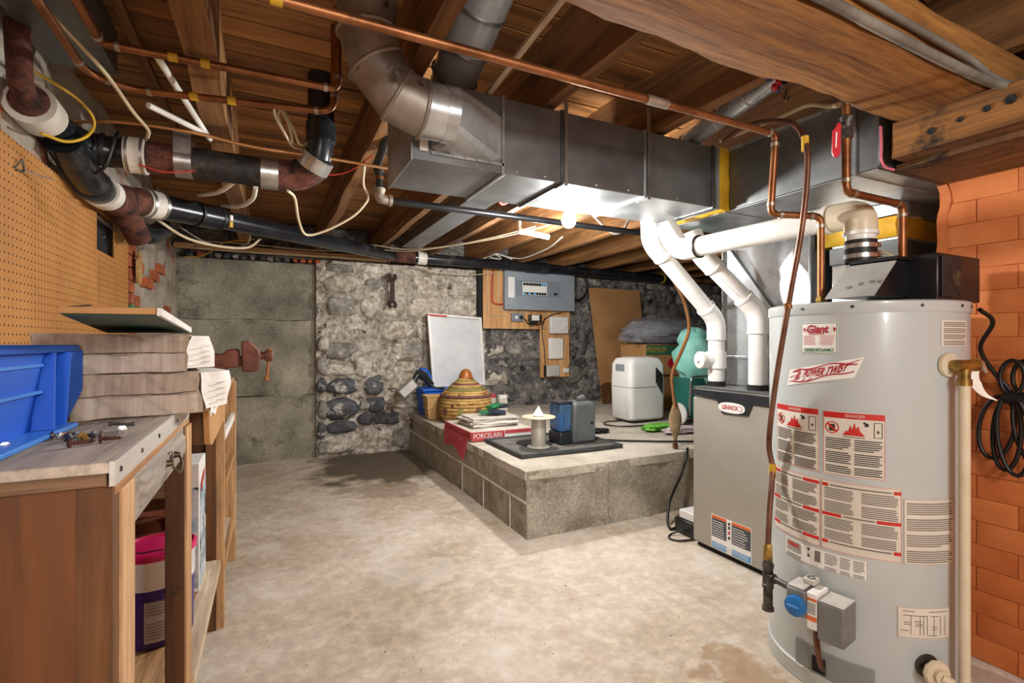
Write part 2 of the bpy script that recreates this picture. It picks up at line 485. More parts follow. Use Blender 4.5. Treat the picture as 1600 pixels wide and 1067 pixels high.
def obj(name, g, m, parent=None, label=None, cat=None, group=None, kind=None, smooth=40, bevel=0.0):
    """one mesh object; geometry is given in world coordinates, its origin set to the base of the piece"""
    xs = [p.x for p in g.v]; ys = [p.y for p in g.v]; zs = [p.z for p in g.v]
    org = V(((min(xs) + max(xs)) / 2, (min(ys) + max(ys)) / 2, min(zs)))
    g.v = [p - org for p in g.v]
    o = bpy.data.objects.new(name, make_mesh(name, g, m, smooth))
    C.objects.link(o)
    if parent is not None:
        o.parent = parent
        o.location = org - wloc(parent)
    else:
        o.location = org
    if bevel:
        bv = o.modifiers.new('bevel', 'BEVEL')
        bv.width = bevel
        bv.segments = 2
        bv.limit_method = 'ANGLE'
        bv.angle_limit = math.radians(40)
    tag(o, label, cat, group, kind)
    return o
def tag(o, label=None, cat=None, group=None, kind=None):
    if label: o['label'] = label
    if cat: o['category'] = cat
    if group: o['group'] = group
    if kind: o['kind'] = kind
    return o
def thing(name, label, cat, loc, group=None):
    o = bpy.data.objects.new(name, None)
    C.objects.link(o)
    o.location = loc
    o.empty_display_size = 0.1
    return tag(o, label, cat, group)
def shared(name, me, loc, parent, rot=None, scale=None):
    o = bpy.data.objects.new(name, me)
    C.objects.link(o)
    o.parent = parent
    o.location = V(loc) - wloc(parent)
    if rot: o.rotation_euler = rot
    if scale: o.scale = scale
    return o
def spline(pts, n=6):
    """Catmull-Rom through the points"""
    P = [V(p) for p in pts]
    P = [P[0] * 2 - P[1]] + P + [P[-1] * 2 - P[-2]]
    out = []
    for i in range(1, len(P) - 2):
        a, b, c, d = P[i - 1:i + 3]
        for k in range(n):
            t = k / n
            out.append(0.5 * ((2 * b) + (c - a) * t + (2 * a - 5 * b + 4 * c - d) * t * t + (3 * b - a - 3 * c + d) * t ** 3))
    out.append(P[-2])
    return out
def fillet(pts, r, n=6):
    """polyline with rounded corners"""
    P = [V(p) for p in pts]
    out = [P[0]]
    for i in range(1, len(P) - 1):
        a = (P[i - 1] - P[i]); b = (P[i + 1] - P[i])
        k = min(r, a.length * 0.49, b.length * 0.49)
        p0 = P[i] + a.normalized() * k
        p1 = P[i] + b.normalized() * k
        for j in range(n + 1):
            t = j / n
            out.append(p0 * (1 - t) ** 2 + P[i] * 2 * t * (1 - t) + p1 * t * t)
    out.append(P[-1])
    return out
def text_flat(s, size, shear=0.0, bold=0.0, spacing=1.0):
    """flat triangulated lettering, centred on the origin, as (points, faces)"""
    cu = bpy.data.curves.new('lettering', 'FONT')
    cu.body = s
    cu.size = size
    cu.shear = shear
    cu.offset = bold
    cu.space_character = spacing
    cu.align_x = 'CENTER'
    cu.align_y = 'CENTER'
    cu.resolution_u = 3
    ob = bpy.data.objects.new('lettering', cu)
    C.objects.link(ob)
    dg = bpy.context.evaluated_depsgraph_get()
    me = ob.evaluated_get(dg).to_mesh()
    vs = [(p.co.x, p.co.y) for p in me.vertices]
    fs = [tuple(p.vertices) for p in me.polygons]
    ob.evaluated_get(dg).to_mesh_clear()
    bpy.data.objects.remove(ob)
    bpy.data.curves.remove(cu)
    return vs, fs
def text_on(fn, s, size, cu, cv, g=None, fit=None, **kw):
    """lettering laid on a surface: fn(u, v) -> point"""
    vs, fs = text_flat(s, size, **kw)
    if fit:
        w = max(p[0] for p in vs) - min(p[0] for p in vs)
        vs = [(p[0] * fit / w, p[1]) for p in vs]
    g = g or G()
    return g.add([fn(cu + a, cv + b) for a, b in vs], fs)
def wavy(p, amp, sc, seed=0):
    return noise.noise(V((p[0] * sc + seed, p[1] * sc, p[2] * sc))) * amp

# ================================================================ the setting
XL, XF, YN, YB, ZC = -0.71, 6.0, -2.2, 5.12, 2.2
fl = obj('floor', G().box(XL - .2, XF + .2, YN - .2, YB + .2, -0.12, 0), 'floor_concrete', kind='structure', smooth=None)

# ceiling: subfloor boards across the joists
ceil = obj('ceiling', G().box(XL - .2, XF + .2, YN - .2, YB + .2, ZC + .022, ZC + .08), 'plank_wood', kind='structure', smooth=None)
y = YN
k = 0
while y < YB:
    w = random.uniform(0.105, 0.135)
    x0 = XL - .1
    while x0 < XF:
        x1 = min(x0 + random.choice((2.2, 2.9, 3.4, 4.5)), XF + .1)
        if XF - x1 < 0.6: x1 = XF + .1
        dz = random.uniform(0, .006)
        obj('plank', G().box(x0, x1 - .004, y, y + w - .009, ZC + dz, ZC + .03), 'plank_wood', ceil, smooth=None)
        x0 = x1
    y += w
JX = (-0.185, 0.416, 0.92, 1.435, 1.95, 2.47, 3.0, 3.52, 4.05, 4.58, 5.1, 5.6)
for i, jx in enumerate(JX):
    wd = (0.085, 0.052, 0.046, 0.05)[i] if i < 4 else 0.05
    g = G()
    rings = []
    for q in range(41):
        yy = YN + (YB - YN) * q / 40
        a, b = wavy((jx, yy, 0), .014, 2.2), wavy((jx, yy, 5), .012, 2.6)
        rings.append([(jx - wd / 2 + a, yy, 1.95 + b), (jx + wd / 2 + a, yy, 1.95 + b * .5), (jx + wd / 2 + a, yy, ZC + .02), (jx - wd / 2 + a, yy, ZC + .02)])
    obj('joist', g.loft(rings), 'joist_wood', ceil, smooth=30)
obj('lath', G().bar((-.42, 1.0, 2.14), (-.41, 3.3, 2.14), .03, .02), 'joist_wood', ceil)

# heavy hewn beam across the room and the timber it bears on
bm_ = thing('support_beam', 'massive rough hewn wooden beam crossing the ceiling above the water heater', 'beam', (0.9, 0.79, 1.80))
rings = []
for q in range(61):
    xx = XL + (2.05 - XL) * q / 60
    a = wavy((xx, 0, 0), .03, 3.1) + wavy((xx, 9, 0), .008, 14); b = wavy((xx, 3, 1), .012, 4.0); c = wavy((xx, 7, 0), .010, 5)
    rings.append([(xx, .675 + b, 1.805 + c), (xx, .79, 1.80 + c), (xx, .890 + a, 1.803 + c), (xx, .905 + a, 1.815 + c), (xx, .86 + a, 1.945), (xx, .675 + b, 1.945)])
obj('hewn_timber', G().loft(rings), 'beam_wood', bm_, smooth=50)
rings = []
for q in range(31):
    xx = 0.25 + 1.55 * q / 30
    a = wavy((xx, 0, 0), .035, 3.1)
    h = .012 * max(0, math.sin(q * .55)) + .003
    rings.append([(xx, .903 + a, 1.83), (xx, .907 + a + h, 1.822), (xx, .907 + a + h, 1.845), (xx, .89 + a, 1.86)])
obj('bark_edge', G().loft(rings), 'pale_strip', bm_)
tm = thing('bearing_timber', 'knotty squared timber lying along the top of the orange wall', 'timber', (2.0, 0.1, 1.68))
rings = []
for q in range(31):
    yy = YN + (.905 - YN) * q / 30
    a = wavy((0, yy, 2), .01, 4)
    rings.append([(1.795 + a, yy, 1.685), (2.32, yy, 1.685), (2.32, yy, 1.80), (1.80 + a, yy, 1.80)])
obj('squared_log', G().loft(rings), 'timber_wood', tm, smooth=40)
for (yy, zz, r) in ((.62, 1.752, .011), (.67, 1.748, .008), (.73, 1.742, .007), (.80, 1.735, .009), (.56, 1.745, .014)):
    obj('knot', G().lathe([(r * 1.2, 0), (r, .004), (r * .4, .002)], (1.797 + wavy((0, yy, 2), .01, 4), yy, zz), (-1, 0, 0), 12), 'slot_dark', tm)
obj('split_board', G().box(1.87, 2.2, .40, .93, 1.668, 1.684), 'timber_wood', tm)

# left wall, old plaster over brick
def rough_wall(name, m, fn, nu, nv, kind='structure', parent=None):
    return obj(name, G().sheet(fn, nu, nv), m, parent, kind=kind, smooth=60)
wl = rough_wall('wall_left', 'plaster_old', lambda u, v: (XL + wavy((0, u * 7.3, v * 2.2), .035, 4) + wavy((3, u * 7.3, v * 2.2), .012, 14),
               YN + (YB - YN) * u, v * ZC), 170, 50)
g0 = G().box(-.03, .03, -.098, .098, 0, .062)
bme = make_mesh('brick', g0.jitter(.006, 20), 'brick_raw', 30)
for (yy, zz) in ((3.36, 1.02), (3.45, 1.09), (3.37, 1.16), (3.52, 1.30), (3.38, 1.37), (3.48, 1.44), (3.4, 1.51), (3.62, 1.51), (3.42, 1.58), (3.9, 1.44), (4.1, 1.51), (4.55, 1.3), (4.3, 1.58), (3.4, .95), (3.5, .74)):
    shared('brick', bme, (XL - .004, yy, zz), wl)

# back wall: poured concrete on the left, rubble stone on the right
wb = obj('wall_back', G().box(XL - .15, XF + .15, YB + .03, YB + .2, 0, ZC), 'mortar_dark', kind='structure', smooth=None)
zs = [0, .60, 1.30, 1.83]
for i in range(3):
    z0, z1 = zs[i], zs[i + 1] - .003
    off = (.012, -.004, .006)[i]
    def fn(u, v, z0=z0, z1=z1, off=off):
        x = XL - .02 + (.43 - XL) * u
        z = z0 + (z1 - z0) * v + (wavy((x, i, 8), .012, 3) + wavy((x, i, 2), .005, 15)) * (1 if 0 < v * (1 - v) or 0 < i else 0) * (v if i == 0 else (1 - v if i == 2 else 1))
        return (x, YB - .03 - off + wavy((x, 0, z), .02, 3) + wavy((x, 4, z), .006, 16), z)
    obj('concrete_lift', G().sheet(fn, 50, 24, .09, (0, 1, 0)), 'concrete_pour', wb, smooth=50)
def mort(x0, x1):
    def fn(u, v):
        x = x0 + (x1 - x0) * u; z = 1.87 * v
        return (x, 5.038 + wavy((x, 0, z), .03, 5) + wavy((x, 4, z), .03, 11) + wavy((x, 9, z), .016, 26), z)
    return fn
obj('mortar_face', G().sheet(mort(.40, 2.12), 90, 90), 'mortar_pale', wb, smooth=70)
obj('mortar_face', G().sheet(mort(2.12, XF), 150, 80), 'mortar_dark', wb, smooth=70)
obj('stone_return', G().sheet(lambda u, v: (.405 + wavy((0, u, v * 1.87), .03, 6), 5.03 + .13 * u, 1.87 * v), 6, 60), 'mortar_pale', wb, smooth=70)
def stone(cx, cz, w, h, dep, yb):
    n = 10
    ph = random.uniform(0, 6)
    rr = [random.uniform(.74, 1.12) for _ in range(n)]
    def ring(s, d):
        out = []
        for k in range(n):
            a = 2 * PI * k / n
            ca, sa = math.cos(a), math.sin(a)
            e = .8
            px = math.copysign(abs(ca) ** e, ca) * w / 2 * rr[k] * s
            pz = math.copysign(abs(sa) ** e, sa) * h / 2 * rr[(k + 3) % n] * s
            out.append((cx + px, yb - d + .008 * math.sin(3 * a + ph), cz + pz))
        return out
    return G().loft([ring(1.0, -.03), ring(.97, dep * .35), ring(.80, dep * .85), ring(.45, dep)], False, True)
z = 0.02
while z < 1.84:
    h = random.uniform(.13, .25)
    if z + h > 1.80: h = 1.86 - z
    x = .42 + random.uniform(0, .06)
    while x < 5.7:
        w = random.uniform(.14, .46)
        if not (x > 1.25 and z + h < .40) and not (x < .80 and z < 1.12):
            right = x > 2.05
            r = random.random()
            low_left = x < 1.0 and .15 < z < .85
            if right:
                m = 'stone_char' if r < .7 else 'stone_grey'
            elif low_left:
                m = 'stone_dark' if r < .5 else ('stone_grey' if r < .7 else 'stone_cream')
            else:
                m = 'stone_cream' if r < .72 else 'stone_grey'
            dep = random.uniform(.004, .030) * (1.7 if low_left or x < .6 else 1.0)
            if x < .5: dep += .02
            cx, cz = x + w / 2, z + h / 2 + random.uniform(-.015, .015)
            obj('stone', stone(cx, cz, w * .97, h * .98, dep, 5.045 + wavy((cx, 0, cz), .03, 5)), m, wb, smooth=70)
        x += w
    z += h
for (cx, cz, w, h, m, dep) in ((.60, 1.02, .36, .17, 'stone_grey', .05), (.60, .83, .34, .13, 'stone_cream', .04), (.63, .67, .34, .16, 'stone_dark', .06), (.45, .68, .11, .15, 'stone_dark', .06),
        (.61, .46, .36, .22, 'stone_dark', .06), (.62, .28, .30, .12, 'stone_dark', .05), (.46, .45, .10, .18, 'stone_grey', .06), (.45, .26, .12, .16, 'stone_dark', .05), (.46, .87, .12, .18, 'stone_grey', .06),
        (.47, 1.07, .13, .16, 'stone_cream', .06), (.62, .10, .36, .15, 'stone_cream', .05), (.46, .09, .11, .14, 'stone_grey', .05), (.92, .62, .20, .09, 'stone_dark', .05), (.86, .34, .16, .13, 'stone_dark', .04), (.83, .85, .18, .2, 'stone_cream', .04), (.84, .48, .12, .12, 'stone_grey', .04)):
    obj('stone', stone(cx, cz, w, h, dep, 5.03), m, wb, smooth=70)
obj('sill_plate', G().box(XL, 1.05, 4.93, 5.02, 1.885, 1.925).jitter(.004, 9), 'stud_wood_x', wb)
obj('sill_plate', G().box(1.05, XF, 4.99, 5.10, 1.90, 1.95).jitter(.004, 9), 'joist_wood', wb)
for i in range(16):
    xx = -.60 + i * .068 + random.uniform(-.01, .01)
    w = random.uniform(.04, .075)
    obj('rubble_stone', stone(xx, 1.855, w, .045, .04, 5.06), random.choice(('brick_raw', 'stone_dark', 'stone_grey', 'stone_dark')), wb, smooth=70)

# right wall: painted brick
wr = obj('wall_right', G().box(2.21, 2.40, YN, .955, 0, 1.685), 'orange_joint', kind='structure', smooth=None)
bms = []
for s in range(6):
    g = G().sheet(lambda u, v: (-.0045 + wavy((s * 9, u * 2, v), .004, 3) + (.003 if v in (0, 1) or u in (0, 1) else 0), -.106 + .212 * u, .0775 * v), 5, 4, .03, (1, 0, 0))
    bms.append(make_mesh('brick', g, 'orange_paint', 60))
row = 0
z = 0.0
while z < 1.66:
    yy = .850 - (.107 if row % 2 else 0)
    if row % 2:
        shared('brick', bms[0], (2.2072, .903, z + .004), wr, None, (1, .48, 1))
    while yy > -.5:
        shared('brick', bms[random.randrange(6)], (2.2072 + random.uniform(-.0015, .0015), yy, z + .004), wr, (0, 0, random.uniform(-.006, .006)))
        yy -= .214
    z += .0795
    row += 1
obj('crumbled_edge', G().sheet(lambda u, v: (2.20 + .2 * u, .95 + .012 + wavy((u, 2, v * 1.68), .03, 9), 1.68 * v), 6, 70, .03, (0, -1, 0)), 'orange_paint', wr, smooth=60)
obj('wall_rear', G().box(XL - .2, 2.4, YN - .1, YN, 0, ZC), 'plaster_old', kind='structure', smooth=None)
obj('wall_far_right', G().box(XF, XF + .12, .9, YB + .1, 0, ZC), 'mortar_dark', kind='structure', smooth=None)
obj('wall_utility', G().box(2.4, XF + .12, .86, .955, 0, ZC), 'mortar_dark', kind='structure', smooth=None)

# raised concrete plinth
pl = thing('concrete_plinth', 'raised concrete platform with block sides standing against the stone wall', 'platform', (3.4, 3.8, 0))
LZ = 0.376
def top(u, v):
    x, yy = 1.283 + 4.7 * u, 2.454 + 2.57 * v
    return (x + wavy((x, yy, 2), .012, 6) * (u < .01), yy + wavy((x, yy, 4), .012, 6) * (v < .01), LZ + wavy((x, yy, 0), .004, 5))
obj('top_slab', G().sheet(top, 80, 60, .05, (0, 0, -1)), 'plinth_concrete', pl, smooth=40)
obj("core", G().box(1.31, 5.95, 2.48, 5.0, 0, LZ - .04), 'plinth_side', pl)
yy = 2.46
for i, ln in enumerate((.41, .40, .41, .40, .41, .40)):
    for r, (z0, z1) in enumerate(((.0, .197), (.204, LZ - .004))):
        s = 0 if r else -.2
        a = yy + s * (i > 0)
        b = min(yy + ln + s - .007, 5.02)
        if b <= a: continue
        if i == 5 and not r: b = 5.02
        g = G().sheet(lambda u, v: (1.285 + wavy((1, a + (b - a) * u, z0 + (z1 - z0) * v), .006, 14), a + (b - a) * u, z0 + (z1 - z0) * v), 14, 8, .03, (1, 0, 0))
        obj('concrete_block', g, 'plinth_side', pl, smooth=40)
    yy += ln
for (a_, b_, zz) in ((2.46, 5.0, .2005),):
    obj('mortar_joint', G().box(1.2805, 1.30, a_, b_, zz - .006, zz + .006), 'block_joint', pl)
for yy in (2.663, 3.07, 3.47):
    obj('mortar_joint', G().box(1.2805, 1.30, yy - .005, yy + .005, 0, .197), 'block_joint', pl)
xx = 1.285
for i, ln in enumerate((.56, .70, .9, 1.2)):
    g = G().sheet(lambda u, v: (xx + (ln - .004) * u, 2.458 + wavy((xx + ln * u, 0, v * LZ), .018, 5) + wavy((xx + ln * u, 3, v * LZ), .008, 22) - .03 * max(0, .3 - v), (LZ - .004) * v), 30, 14, .04, (0, 1, 0))
    obj('concrete_block', g, 'plinth_side', pl, smooth=40)
    xx += ln

# ================================================================ ducts
du = thing('trunk_duct', 'long rectangular galvanized trunk duct hanging below the joists', 'duct', (1.07, 1.7, 1.672))
obj('duct_body', G().box(.403, 1.735, 1.54, 1.87, 1.672, 1.93), 'galv_dull', du, bevel=.003)
for xs in (.715, .95, 1.33, 1.70):
    obj('seam', G().box(xs - .006, xs + .006, 1.532, 1.878, 1.664, 1.934), 'seam_metal' if xs in (.95, 1.70) else 'galv', du, bevel=.002)
for xs, z1 in ((.962, 2.05), (1.345, 2.02)):
    obj('hanger_strap', G().box(xs - .007, xs + .007, 1.528, 1.5315, 1.66, z1).box(xs - .007, xs + .007, 1.5315, 1.60, 1.659, 1.662), 'strap_metal', du)
obj('end_flange', G().box(.398, .403, 1.535, 1.875, 1.667, 1.935), 'galv', du)
obj('draw_strap', G().box(.425, .452, 1.530, 1.5385, 1.70, 1.93), 'coupling_white', du, bevel=.002)
for xs in (.50, .62, .77, .88, 1.1, 1.25, 1.5):
    obj('screw', G().lathe([(.004, 0), (.004, .003), (.001, .005)], (xs, 1.5395, 1.684), (0, -1, 0), 8), 'steel', du)

# round branch with its gored elbow and boot
rb = thing('round_elbow_duct', 'dented round galvanized elbow duct dropping from the ceiling into the trunk duct', 'duct', (.3, 1.45, 1.70))
def ring_at(c, ax, r, n=28):
    ax = V(ax).normalized()
    ref = V((0, 1, 0))
    u = ref
    w = ax.cross(u).normalized()
    return [V(c) + (u * math.cos(2 * PI * k / n) + w * math.sin(2 * PI * k / n)) * r for k in range(n)]
R_ = .081
cen = [((.250, 1.45, 2.21), (0, 0, -1)), ((.250, 1.45, 2.05), (0, 0, -1)), ((.250, 1.45, 1.975), (.13, 0, -1)), ((.275, 1.45, 1.89), (.5, 0, -.9)),
       ((.335, 1.45, 1.815), (.9, 0, -.5)), ((.410, 1.45, 1.787), (1, 0, -.12)), ((.47, 1.45, 1.787), (1, 0, 0))]
for i in range(len(cen) - 1):
    (c0, a0), (c1, a1) = cen[i], cen[i + 1]
    obj('gore', G().loft([ring_at(c0, a0, R_), ring_at(c1, a1, R_ - .001)], False, False), 'galv_dirty' if i < 5 else 'galv_bright', rb, smooth=50)
for c, a in cen[1:6]:
    n = V(a).normalized() * .006
    c = V(c)
    obj('crimp_bead', G().loft([ring_at(c - n, a, R_), ring_at(c - n * .4, a, R_ + .005), ring_at(c + n * .4, a, R_ + .005), ring_at(c + n, a, R_)], False, False), 'galv_dirty', rb, smooth=60)
n_ = 28
circ = ring_at((.47, 1.45, 1.787), (1, 0, 0), R_)
circ2 = ring_at((.505, 1.45, 1.787), (1, 0, 0), R_ + .002)
obj('collar', G().loft([circ, circ2], False, False), 'galv_bright', rb, smooth=50)
rect = []
for p in circ2:
    a, b = p.y - 1.45, p.z - 1.787
    s = max(abs(a), abs(b))
    a, b = a / s, b / s
    yy = 1.54
    xx = .59 - .12 * a * -1
    rect.append(V((.60 - .115 * a * 1.0, 1.539, 1.79 + .088 * b)))
rect = [V((min(.712, max(.47, q.x + .0)), q.y, q.z)) for q in rect]
# near side of the collar runs to the far end of the opening
rect = [V((.588 + .124 * (-(p.y - 1.45) / max(abs(p.y - 1.45), abs(p.z - 1.787))), 1.539, 1.79 + .088 * ((p.z - 1.787) / max(abs(p.y - 1.45), abs(p.z - 1.787))))) for p in circ2]
obj('boot', G().loft([circ2, rect], False, False), 'galv_lit', rb, smooth=25)
obj('boot_flange', G().box(.462, .716, 1.531, 1.5385, 1.694, 1.703).box(.709, .718, 1.531, 1.5385, 1.694, 1.882), 'galv', rb)
for q in range(6):
    obj('screw', G().lathe([(.004, 0), (.003, .004)], (.49 + q * .042, 1.531, 1.699), (0, -1, 0), 8), 'steel', rb)

r2 = thing('round_branch_duct', 'shiny round galvanized branch duct rising from the top of the trunk duct', 'duct', (.6, 1.6, 1.93))
ax = V((.03, -.42, .24)).normalized()
p = V((.590, 1.775, 2.00))
u_ = V((1, 0, 0)); w_ = ax.cross(u_).normalized(); u_ = w_.cross(ax)
def ring2(t, r):
    c = p + ax * t
    return [c + (u_ * math.cos(2 * PI * k / 28) + w_ * math.sin(2 * PI * k / 28)) * r for k in range(28)]
for t0, t1, r, m in ((0, .10, .076, 'galv_lit'), (.10, .21, .079, 'galv_lit'), (.21, .34, .081, 'galv_lit'), (.34, .62, .083, 'galv_lit')):
    obj('pipe_section', G().loft([ring2(t0, r), ring2(t1, r)], False, False), m, r2, smooth=50)
for t in (.10, .21, .34):
    obj('crimp_bead', G().loft([ring2(t - .006, .080), ring2(t - .003, .087), ring2(t + .003, .087), ring2(t + .006, .082)], False, False), 'galv_dull', r2, smooth=60)
base = []
for q in ring2(0, .076):
    a = math.atan2(q.y - p.y, q.x - p.x)
    ca, sa = math.cos(a), math.sin(a)
    s = 1 / max(abs(ca), abs(sa))
    base.append(V((.60 + .10 * ca * s, 1.73 + .085 * sa * s, 1.932)))
obj('boot', G().loft([base, ring2(0, .076)], False, False), 'galv_lit', r2, smooth=20)

fx = thing('flexible_connector', 'yellow canvas connector ring joining the trunk duct to the plenum', 'connector', (1.77, 1.7, 1.67))
def ringbox(x0, x1, y0, y1, z0, z1, t):
    g = G()
    return g.box(x0, x1, y0, y0 + t, z0, z1).box(x0, x1, y1 - t, y1, z0, z1).box(x0, x1, y0 + t, y1 - t, z0, z0 + t).box(x0, x1, y0 + t, y1 - t, z1 - t, z1)
g = G()
rings = []
for k in range(8):
    t = k / 7
    s = .006 * math.sin(PI * t)
    x = 1.734 + .070 * t
    y0, y1, z0, z1 = 1.540 - s, 1.872 + s, 1.671 - s, 1.928 + s
    ring = []
    for (a, b, c, d, nn) in ((y0, z0, y1, z0, 8), (y1, z0, y1, z1, 8), (y1, z1, y0, z1, 8), (y0, z1, y0, z0, 8)):
        for q in range(nn):
            f = q / nn
            ring.append((x, a + (c - a) * f + wavy((x, q, a), .006, 25), b + (d - b) * f + wavy((x, q, b), .006, 25)))
    rings.append(ring)
obj('canvas', g.loft(rings, False, False), 'insul_yellow', fx, smooth=60)
obj('metal_band', ringbox(1.722, 1.737, 1.535, 1.875, 1.667, 1.935, .005), 'galv_bright', fx)
obj('metal_band', ringbox(1.800, 1.814, 1.535, 1.875, 1.667, 1.935, .005), 'galv_bright', fx)

d2 = thing('plenum_duct', 'wide galvanized duct turning toward the orange wall above the water heater', 'duct', (2.15, 1.4, 1.672))
obj('duct_body', G().box(1.80, 2.62, .945, 1.90, 1.672, 1.93), 'galv_dull', d2, bevel=.003)
obj('bottom_pan', G().extrude([(1.802, .95, 1.670), (2.60, .95, 1.670), (2.60, 1.89, 1.670), (1.802, 1.89, 1.670)], (0, 0, -.003)), 'galv', d2)
for yy in (1.02, 1.56):
    obj('seam', G().box(1.794, 2.6, yy - .005, yy + .005, 1.664, 1.934), 'galv', d2)
obj('top_flange', G().box(1.785, 1.80, .95, 1.9, 1.925, 1.934), 'galv_bright', d2)

# small flue, panned bay, grey duct by the pegboard
g = thing('small_round_duct', 'narrow silver round pipe slanting up beside a joist', 'duct', (1.6, 1.45, 1.94))
a, b = V((1.67, 1.80, 1.955)), V((1.56, 1.12, 2.005))
obj('pipe', G().tube([a, b], .037, 20, False), 'galv_bright', g)
for t in (.25, .55, .62, .8):
    q = a.lerp(b, t); d = (b - a).normalized() * .005
    obj('crimp_bead', G().tube([q - d, q, q + d], [.037, .041, .037], 20), 'galv', g)
obj('boot', G().loft([[(1.62, 1.73, 1.932), (1.72, 1.73, 1.932), (1.72, 1.86, 1.932), (1.62, 1.86, 1.932)], [(1.645, 1.77, 1.96), (1.695, 1.77, 1.96), (1.695, 1.83, 1.975), (1.645, 1.83, 1.975)]]), 'galv_bright', g)
obj('stack_duct', G().box(1.09, 1.27, 2.15, 4.55, 1.962, 2.05), 'galv_dull', None, 'flat grey sheet metal duct between joists behind the trunk duct', 'duct', bevel=.003)
g = thing('return_panning', 'grey sheet metal duct along the ceiling above the pegboard', 'duct', (-.57, 1.5, 2.0))
obj('pan', G().box(-.66, -.47, .55, 2.15, 2.02, 2.17), 'galv_dull', g, bevel=.003)
obj('seam', G().box(-.665, -.465, 1.60, 1.612, 2.015, 2.17), 'seam_metal', g)
obj('wooden_strip', G().bar((.64, .93, 1.94), (.672, 1.66, 1.938), .018, .012), 'pale_strip', None, 'thin pale wooden strip nailed under the joists beside the shiny round duct', 'strip')

# ================================================================ copper and iron pipes
def pipe(name, label, pts, r, m, cat='pipe', rad=.035, fit=True, fitm='solder', n=12, bands=()):
    t = thing(name, label, cat, V(pts[0]))
    obj('tube', G().tube(fillet(pts, rad), r, n), m, t, smooth=60)
    if fit:
        for i in range(1, len(pts) - 1):
            for q in (pts[i - 1], pts[i + 1]):
                d = (V(q) - V(pts[i]))
                if d.length < .05: continue
                d.normalize()
                obj('solder_joint', G().tube([V(pts[i]) + d * (rad + .002), V(pts[i]) + d * (rad + .014)], r * 1.18, n), fitm, t)
    for (i, f) in bands:
        a, b = V(pts[i]), V(pts[i + 1])
        d = (b - a).normalized()
        c = a.lerp(b, f)
        obj('tape_band', G().tube([c - d * .012, c + d * .012], r * 1.12, n), 'tape_yellow', t)
    return t
cp = pipe('copper_water_pipe', 'long copper pipe crossing below the beam and dropping to the heater', [(-.55, 1.13, 1.80), (1.539, 1.125, 1.80), (1.539, 1.145, 1.534), (1.69, 1.067, 1.526), (1.69, 1.067, 1.25)], .0115, 'copper', rad=.026, bands=((0, .27),))
obj('nut', G().lathe([(.016, 0), (.018, .006), (.018, .022), (.014, .03)], (1.69, 1.067, 1.222), n=6), 'brass', cp)
obj('coupling', G().tube([(.98, 1.126, 1.80), (1.06, 1.126, 1.80)], .0135, 12), 'solder', cp)
t = pipe('copper_outlet_pipe', 'copper pipe with a red lever valve rising from the heater to the beam', [(1.845, .90, 1.25), (1.845, .90, 1.543), (1.54, .897, 1.543), (1.54, .897, 1.80)], .0115, 'copper', rad=.026)
obj('nut', G().lathe([(.016, 0), (.02, .006), (.02, .03), (.014, .04)], (1.845, .90, 1.222), n=6), 'brass', t)
va = obj('valve_body', G().lathe([(.013, -.035), (.019, -.03), (.019, -.012), (.016, -.008), (.016, .008), (.019, .012), (.019, .03), (.013, .035)], (1.54, .897, 1.735), n=8).lathe([(.012, 0), (.012, .026), (.006, .03)], (1.54, .897, 1.735), (-.9, .3, 0), 10), 'dark_steel', t)
lv = lambda a, z: (1.504 + .899 * a, .905 - .438 * a, z)
obj('lever', G().extrude([lv(-.003, 1.73), lv(-.012, 1.72), lv(-.014, 1.655), lv(-.008, 1.642), lv(.004, 1.642), lv(.010, 1.655), lv(.012, 1.74), lv(.004, 1.745)], (-.0025, -.005, 0)), 'valve_red', va, bevel=.001)
obj('lever_print', G().extrude([lv(-.006, 1.67), lv(-.002, 1.67), lv(.000, 1.715), lv(-.004, 1.715)], (-.003, -.0056, 0)), 'label_white', va)
pipe('copper_branch_pipe', 'copper pipe with yellow tape running under the second joist, nearer of two', [(-.42, 1.0, 1.93), (-.42, 1.75, 1.93), (.205, 1.73, 1.93), (.205, 1.73, 2.2)], .0115, 'copper', rad=.03, bands=((1, .27), (1, .40)))
pipe('copper_branch_pipe', 'copper pipe bending along the pegboard side, farther of two taped pipes', [(-.485, .95, 1.90), (-.49, 1.88, 1.90), (-.40, 1.955, 1.90), (.205, 1.84, 1.90), (.205, 1.84, 2.2)], .0115, 'copper', rad=.05, bands=((2, .30), (2, .48)))
t = obj('soft_copper_line', G().tube(spline([(-.66, 2.25, 1.86), (-.47, 2.19, 1.875), (-.25, 2.17, 1.87), (-.05, 2.215, 1.867), (.25, 2.23, 1.872), (.50, 2.235, 1.868)]), .0065, 10), 'copper_bright', None, 'thin bright copper line strung below the joists toward the trunk duct', 'pipe')

bp = thing('black_gas_pipe', 'slim black iron pipe turning with a grey elbow behind the trunk duct', 'pipe', (.455, 2.32, 1.75))
obj('riser', G().tube([(.455, 2.32, 1.78), (.455, 2.32, 1.86), (.44, 2.30, 1.90)], .0165, 14), 'black_paint', bp)
obj('upper_leg', G().tube([(.44, 2.30, 1.90), (.445, 2.05, 1.97), (.45, 1.85, 2.0)], .018, 14), 'black_paint', bp)
obj('union', G().tube([(.45, 2.315, 1.87), (.452, 2.318, 1.90)], .024, 14), 'dark_steel', bp)
obj('brass_sleeve', G().tube([(.455, 2.32, 1.84), (.455, 2.32, 1.855)], .018, 14), 'copper', bp)
obj('elbow', G().tube(fillet([(.455, 2.32, 1.80), (.455, 2.32, 1.752), (.51, 2.325, 1.752)], .035), .023, 14).tube([(.455, 2.32, 1.785), (.455, 2.32, 1.80)], .027, 14).tube([(.497, 2.324, 1.752), (.512, 2.325, 1.752)], .027, 14), 'solder', bp)
